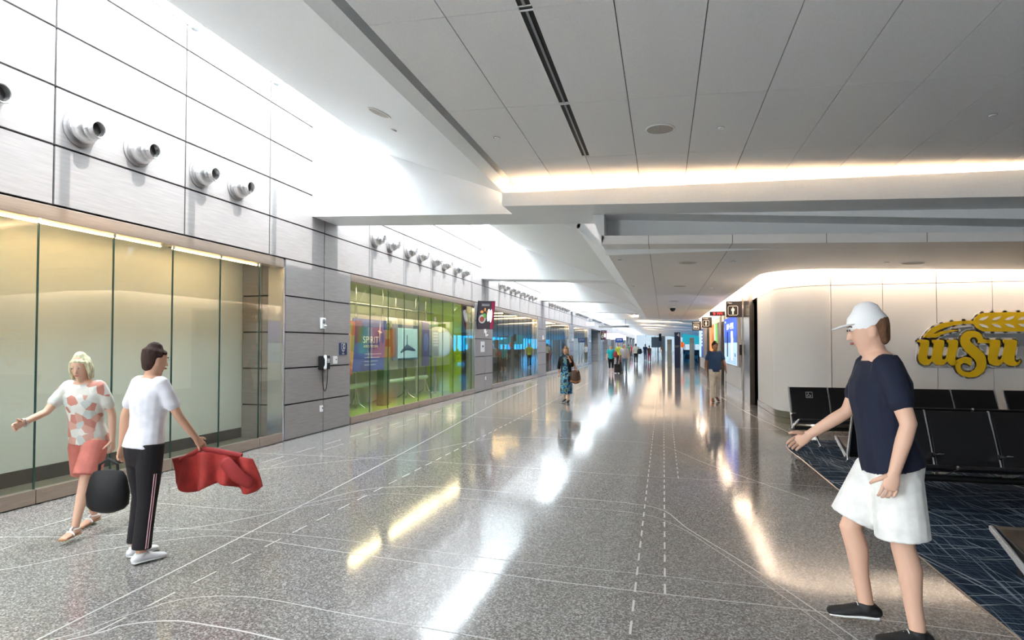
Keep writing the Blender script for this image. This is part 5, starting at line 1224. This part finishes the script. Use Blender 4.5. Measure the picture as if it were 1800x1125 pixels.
P8, J8 = person('bald man in lime green shirt and black trousers walking away', (-3.06, 42.9, 0), math.radians(-8), H=1.8, legs=((12, 4), (-14, 16)), arms=((-12, 10, 16), (12, 12, 14)), skin='f', top='b7c23a', bottom='pants', bcol='1b1b20', style='bald', near=False, vox=.016)
P9, J9 = person('person in cream shirt and black trousers with a shoulder bag, walking away', (-2.35, 53.5, 0), math.radians(5), H=1.8, legs=((12, 3), (-14, 10)), arms=((-10, 10, 14), (10, 12, 14)), wide=1.15, skin='f', top='d9d8c6', bottom='pants', bcol='1d1d22', hair='2c2320', near=False, vox=.016)
P10, J10 = person('person in brown top and crimson trousers walking away', (-1.35, 60.0, 0), math.radians(-5), H=1.62, legs=((8, 3), (-10, 8)), fem=True, skin='t', top='5c3a34', bottom='pants', bcol='b02a50', hair='2c2320', near=False, vox=.016)
P11, J11 = person('person in bright orange shirt standing far along the right side', (-.05, 66, 0), math.radians(30), H=1.75, legs=((3, 2), (-3, 2)), skin='f', top='f0701c', bottom='pants', bcol='20222c', hair='2c2320', near=False, vox=.018)
P12, J12 = person('tiny distant person in green shirt and tan trousers', (-4.0, 72, 0), math.radians(5), H=1.75, legs=((8, 3), (-8, 8)), skin='f', top='5c8a5c', bottom='pants', bcol='a08a70', near=False, vox=.018)
P13, J13 = person('distant person in white shirt and dark trousers by the left alcoves', (-4.6, 64, 0), math.radians(185), H=1.75, legs=((8, 3), (-8, 8)), skin='f', top='e8e8ec', bottom='pants', bcol='252a3a', near=False, vox=.018)
P14, J14 = person('distant person in navy shirt beside the one in crimson trousers', (-1.9, 66, 0), math.radians(185), H=1.75, legs=((4, 3), (-4, 3)), skin='t', top='1f2f55', bottom='pants', bcol='3a4a6a', near=False, vox=.018)
P15, J15 = person('tiny distant person in magenta shirt by the far left wall', (-4.3, 84, 0), math.radians(185), H=1.7, legs=((4, 3), (-4, 3)), fem=True, skin='f', top='d8407a', bottom='pants', bcol='303a50', near=False, vox=.02)
# three travellers seated in the gate area
def sitter(lab, loc, rz, topc, bc, hairc, sk_='t', fem=False):
    p, j = person(lab, (loc[0], loc[1], 0), rz, H=1.7, legs=((82, 80), (82, 80)), arms=((30, 60, 8), (34, 64, 8)), lean=-8, head=(0, 14), fem=fem, skin=sk_, top=topc, bottom='pants', bcol=bc, hair=hairc, near=False, vox=.016)
    return p
sitter('seated traveller in dark clothes looking down, behind the pale column', (3.5, 44.68, 0), 0, '2a2528', '2a2c34', '3a2a20')
sitter('seated traveller in blue shirt, on the first distant row', (4.7, 44.68, 0), 0, '2440b0', '1a1c26', '241c18')
sitter('seated traveller in black shirt, on the second distant row', (4.1, 47.3, 0), PI, '17171c', '20222a', '1c1614')
# things carried
def W_at(P, v):   # local point of a figure -> world
    c, s_ = math.cos(P.rotation_euler[2]), math.sin(P.rotation_euler[2]); return Vector((P.location.x+v.x*c-v.y*s_, P.location.y+v.x*s_+v.y*c, v.z))
h = W_at(P2, J2['wR']+J2['dR']*.12)
t = thing('red_jacket', 'red jacket hanging from the hand of the woman in white top', 'jacket', (h.x, h.y, h.z), math.radians(14))
q = MB(); NX, NZ = 34, 12; vs = []; fs = []
for a in range(NX+1):
    u = a/NX; x = -.26+.66*u
    zt = -.02-.16*abs(u-.42)**1.1+.05*(u > .42)*(u-.42); dr = .20+.10*math.sin(u*PI)+.05*math.sin(u*9)
    for b_ in range(NZ+1):
        v = b_/NZ; vs.append((x+.06*v*(u-.5)+.05*v, (.012+.035*v)*math.sin(u*26+2*v)+.02*math.sin(u*11), zt-dr*v))
for a in range(NX):
    for b_ in range(NZ): fs.append((a*(NZ+1)+b_, (a+1)*(NZ+1)+b_, (a+1)*(NZ+1)+b_+1, a*(NZ+1)+b_+1))
q.add(vs, fs); o = q.build('body', clr('b23a34', .8, nscale=9, namt=.12), t); o.data.polygons.foreach_set('use_smooth', [True]*len(o.data.polygons)); md = o.modifiers.new('s', 'SOLIDIFY'); md.thickness = .012
q = MB(); q.loft([((.20, -.05, -.10), .05, .035), ((.30, -.07, -.20), .055, .04), ((.40, -.06, -.27), .045, .03)], n=16); q.build('sleeve', clr('9c2c2c', .8), t, smooth=True)
q = MB(); q.tube([(-.2, .02, -.10), (-.02, .0, .0), (.1, 0, -.02), (.3, .01, -.06)], .022, 10); q.build('collar', clr('9c2c2c', .8), t, smooth=True)
h = W_at(P2, J2['wL']+J2['dL']*.09)
bag('handbag', 'black handbag held low behind the woman in white top', (h.x-.10, h.y-.02, h.z-.40), .4, .32, .28, .14, '0d0c0e')
h = W_at(P1, J1['wR']+J1['dR']*.04)
t = thing('bracelet', 'silver bracelet on the wrist of the blond woman', 'bracelet', tuple(W_at(P1, J1['wR']))); q = MB(); d = J1['dR']; q.lathe([(.036, -.006), (.040, 0), (.036, .006)], (0, 0, 0), tuple(Matrix.Rotation(P1.rotation_euler[2], 3, 'Z') @ d), 20); q.build('band', M['chrome'], t, smooth=True)
h = W_at(P4, J4['wL']+J4['dL']*.06)
t = thing('phone', 'small dark phone held by the woman in patterned dress', 'phone', (h.x-.045, h.y-.03, h.z+.02)); MB().box(-.035, -.006, -.07, .035, .006, .07).build('body', M['black'], t, bevel=.004); MB().box(-.03, -.008, -.06, .03, -.006, .06).build('screen', clr('32363c', .15), t)
s4 = W_at(P4, J4['sL'])
bag('shoulder_bag', 'dark brown shoulder bag with tan trim and strap on the woman in dress', (s4.x+.13, s4.y-.03, .60), .15, .30, .32, .16, '4a3426', trim='b8783c', handle=False)
q = MB(); q.tube([(s4.x+.20, s4.y-.05, .88), (s4.x+.11, s4.y-.06, 1.1), (s4.x+.0, s4.y-.06, s4.z+.03), (s4.x-.01, s4.y, s4.z+.06), (s4.x+.01, s4.y+.06, s4.z-.0), (s4.x+.09, s4.y+.05, 1.1), (s4.x+.13, s4.y+.03, .88)], .014, 8)
bg_ = [o for o in bpy.data.objects if o.name.startswith('shoulder_bag')][0]
o = q.build('strap', clr('b8783c', .6), bg_, world=True, smooth=True)
def suitcase(lab, x, y, w=.38, h=.55, hh=1.0, c='101014'):
    t = thing('suitcase', lab, 'suitcase', (x, y, 0)); MB().box(-w/2, -.12, .05, w/2, .12, h).build('body', clr(c, .6), t, bevel=.03); MB().box(-w*.36, -.14, .1, w*.36, -.12, h*.6).build('front_pocket', clr('1b1b20', .7), t, bevel=.01)
    MB().tube([(-.09, .1, h-.05), (-.09, .12, hh), (.09, .12, hh), (.09, .1, h-.05)], .01, 8).build('handle', M['alu'], t, smooth=True)
    for sx_ in (-w*.4, w*.4): MB().lathe([(.04, -.015), (.04, .015)], (sx_, .08, .046), (1, 0, 0), 14).build('wheel', M['black'], t, smooth=True)
    return t
suitcase('black rolling suitcase between the woman in teal and the man in grey', -2.63, 35.6)
suitcase('narrow black suitcase beside the leg of the man in grey polo', -2.50, 36.9, .22, .62)
bag('shoulder_bag', 'red shoulder bag on the arm of the woman in teal shirt', (-2.76, 35.75, .98), 0, .26, .28, .14, 'a83240')
bag('duffel_bag', 'brown bag strapped on top of the suitcase beside the man in grey', (-2.50, 36.9, .63), 0, .24, .30, .14, '7a4a34')
bag('shoulder_bag', 'black shoulder bag on the hip of the person in cream shirt', (-2.02, 53.35, .95), 0, .42, .38, .2, '141418')
# ==END_PEOPLE==
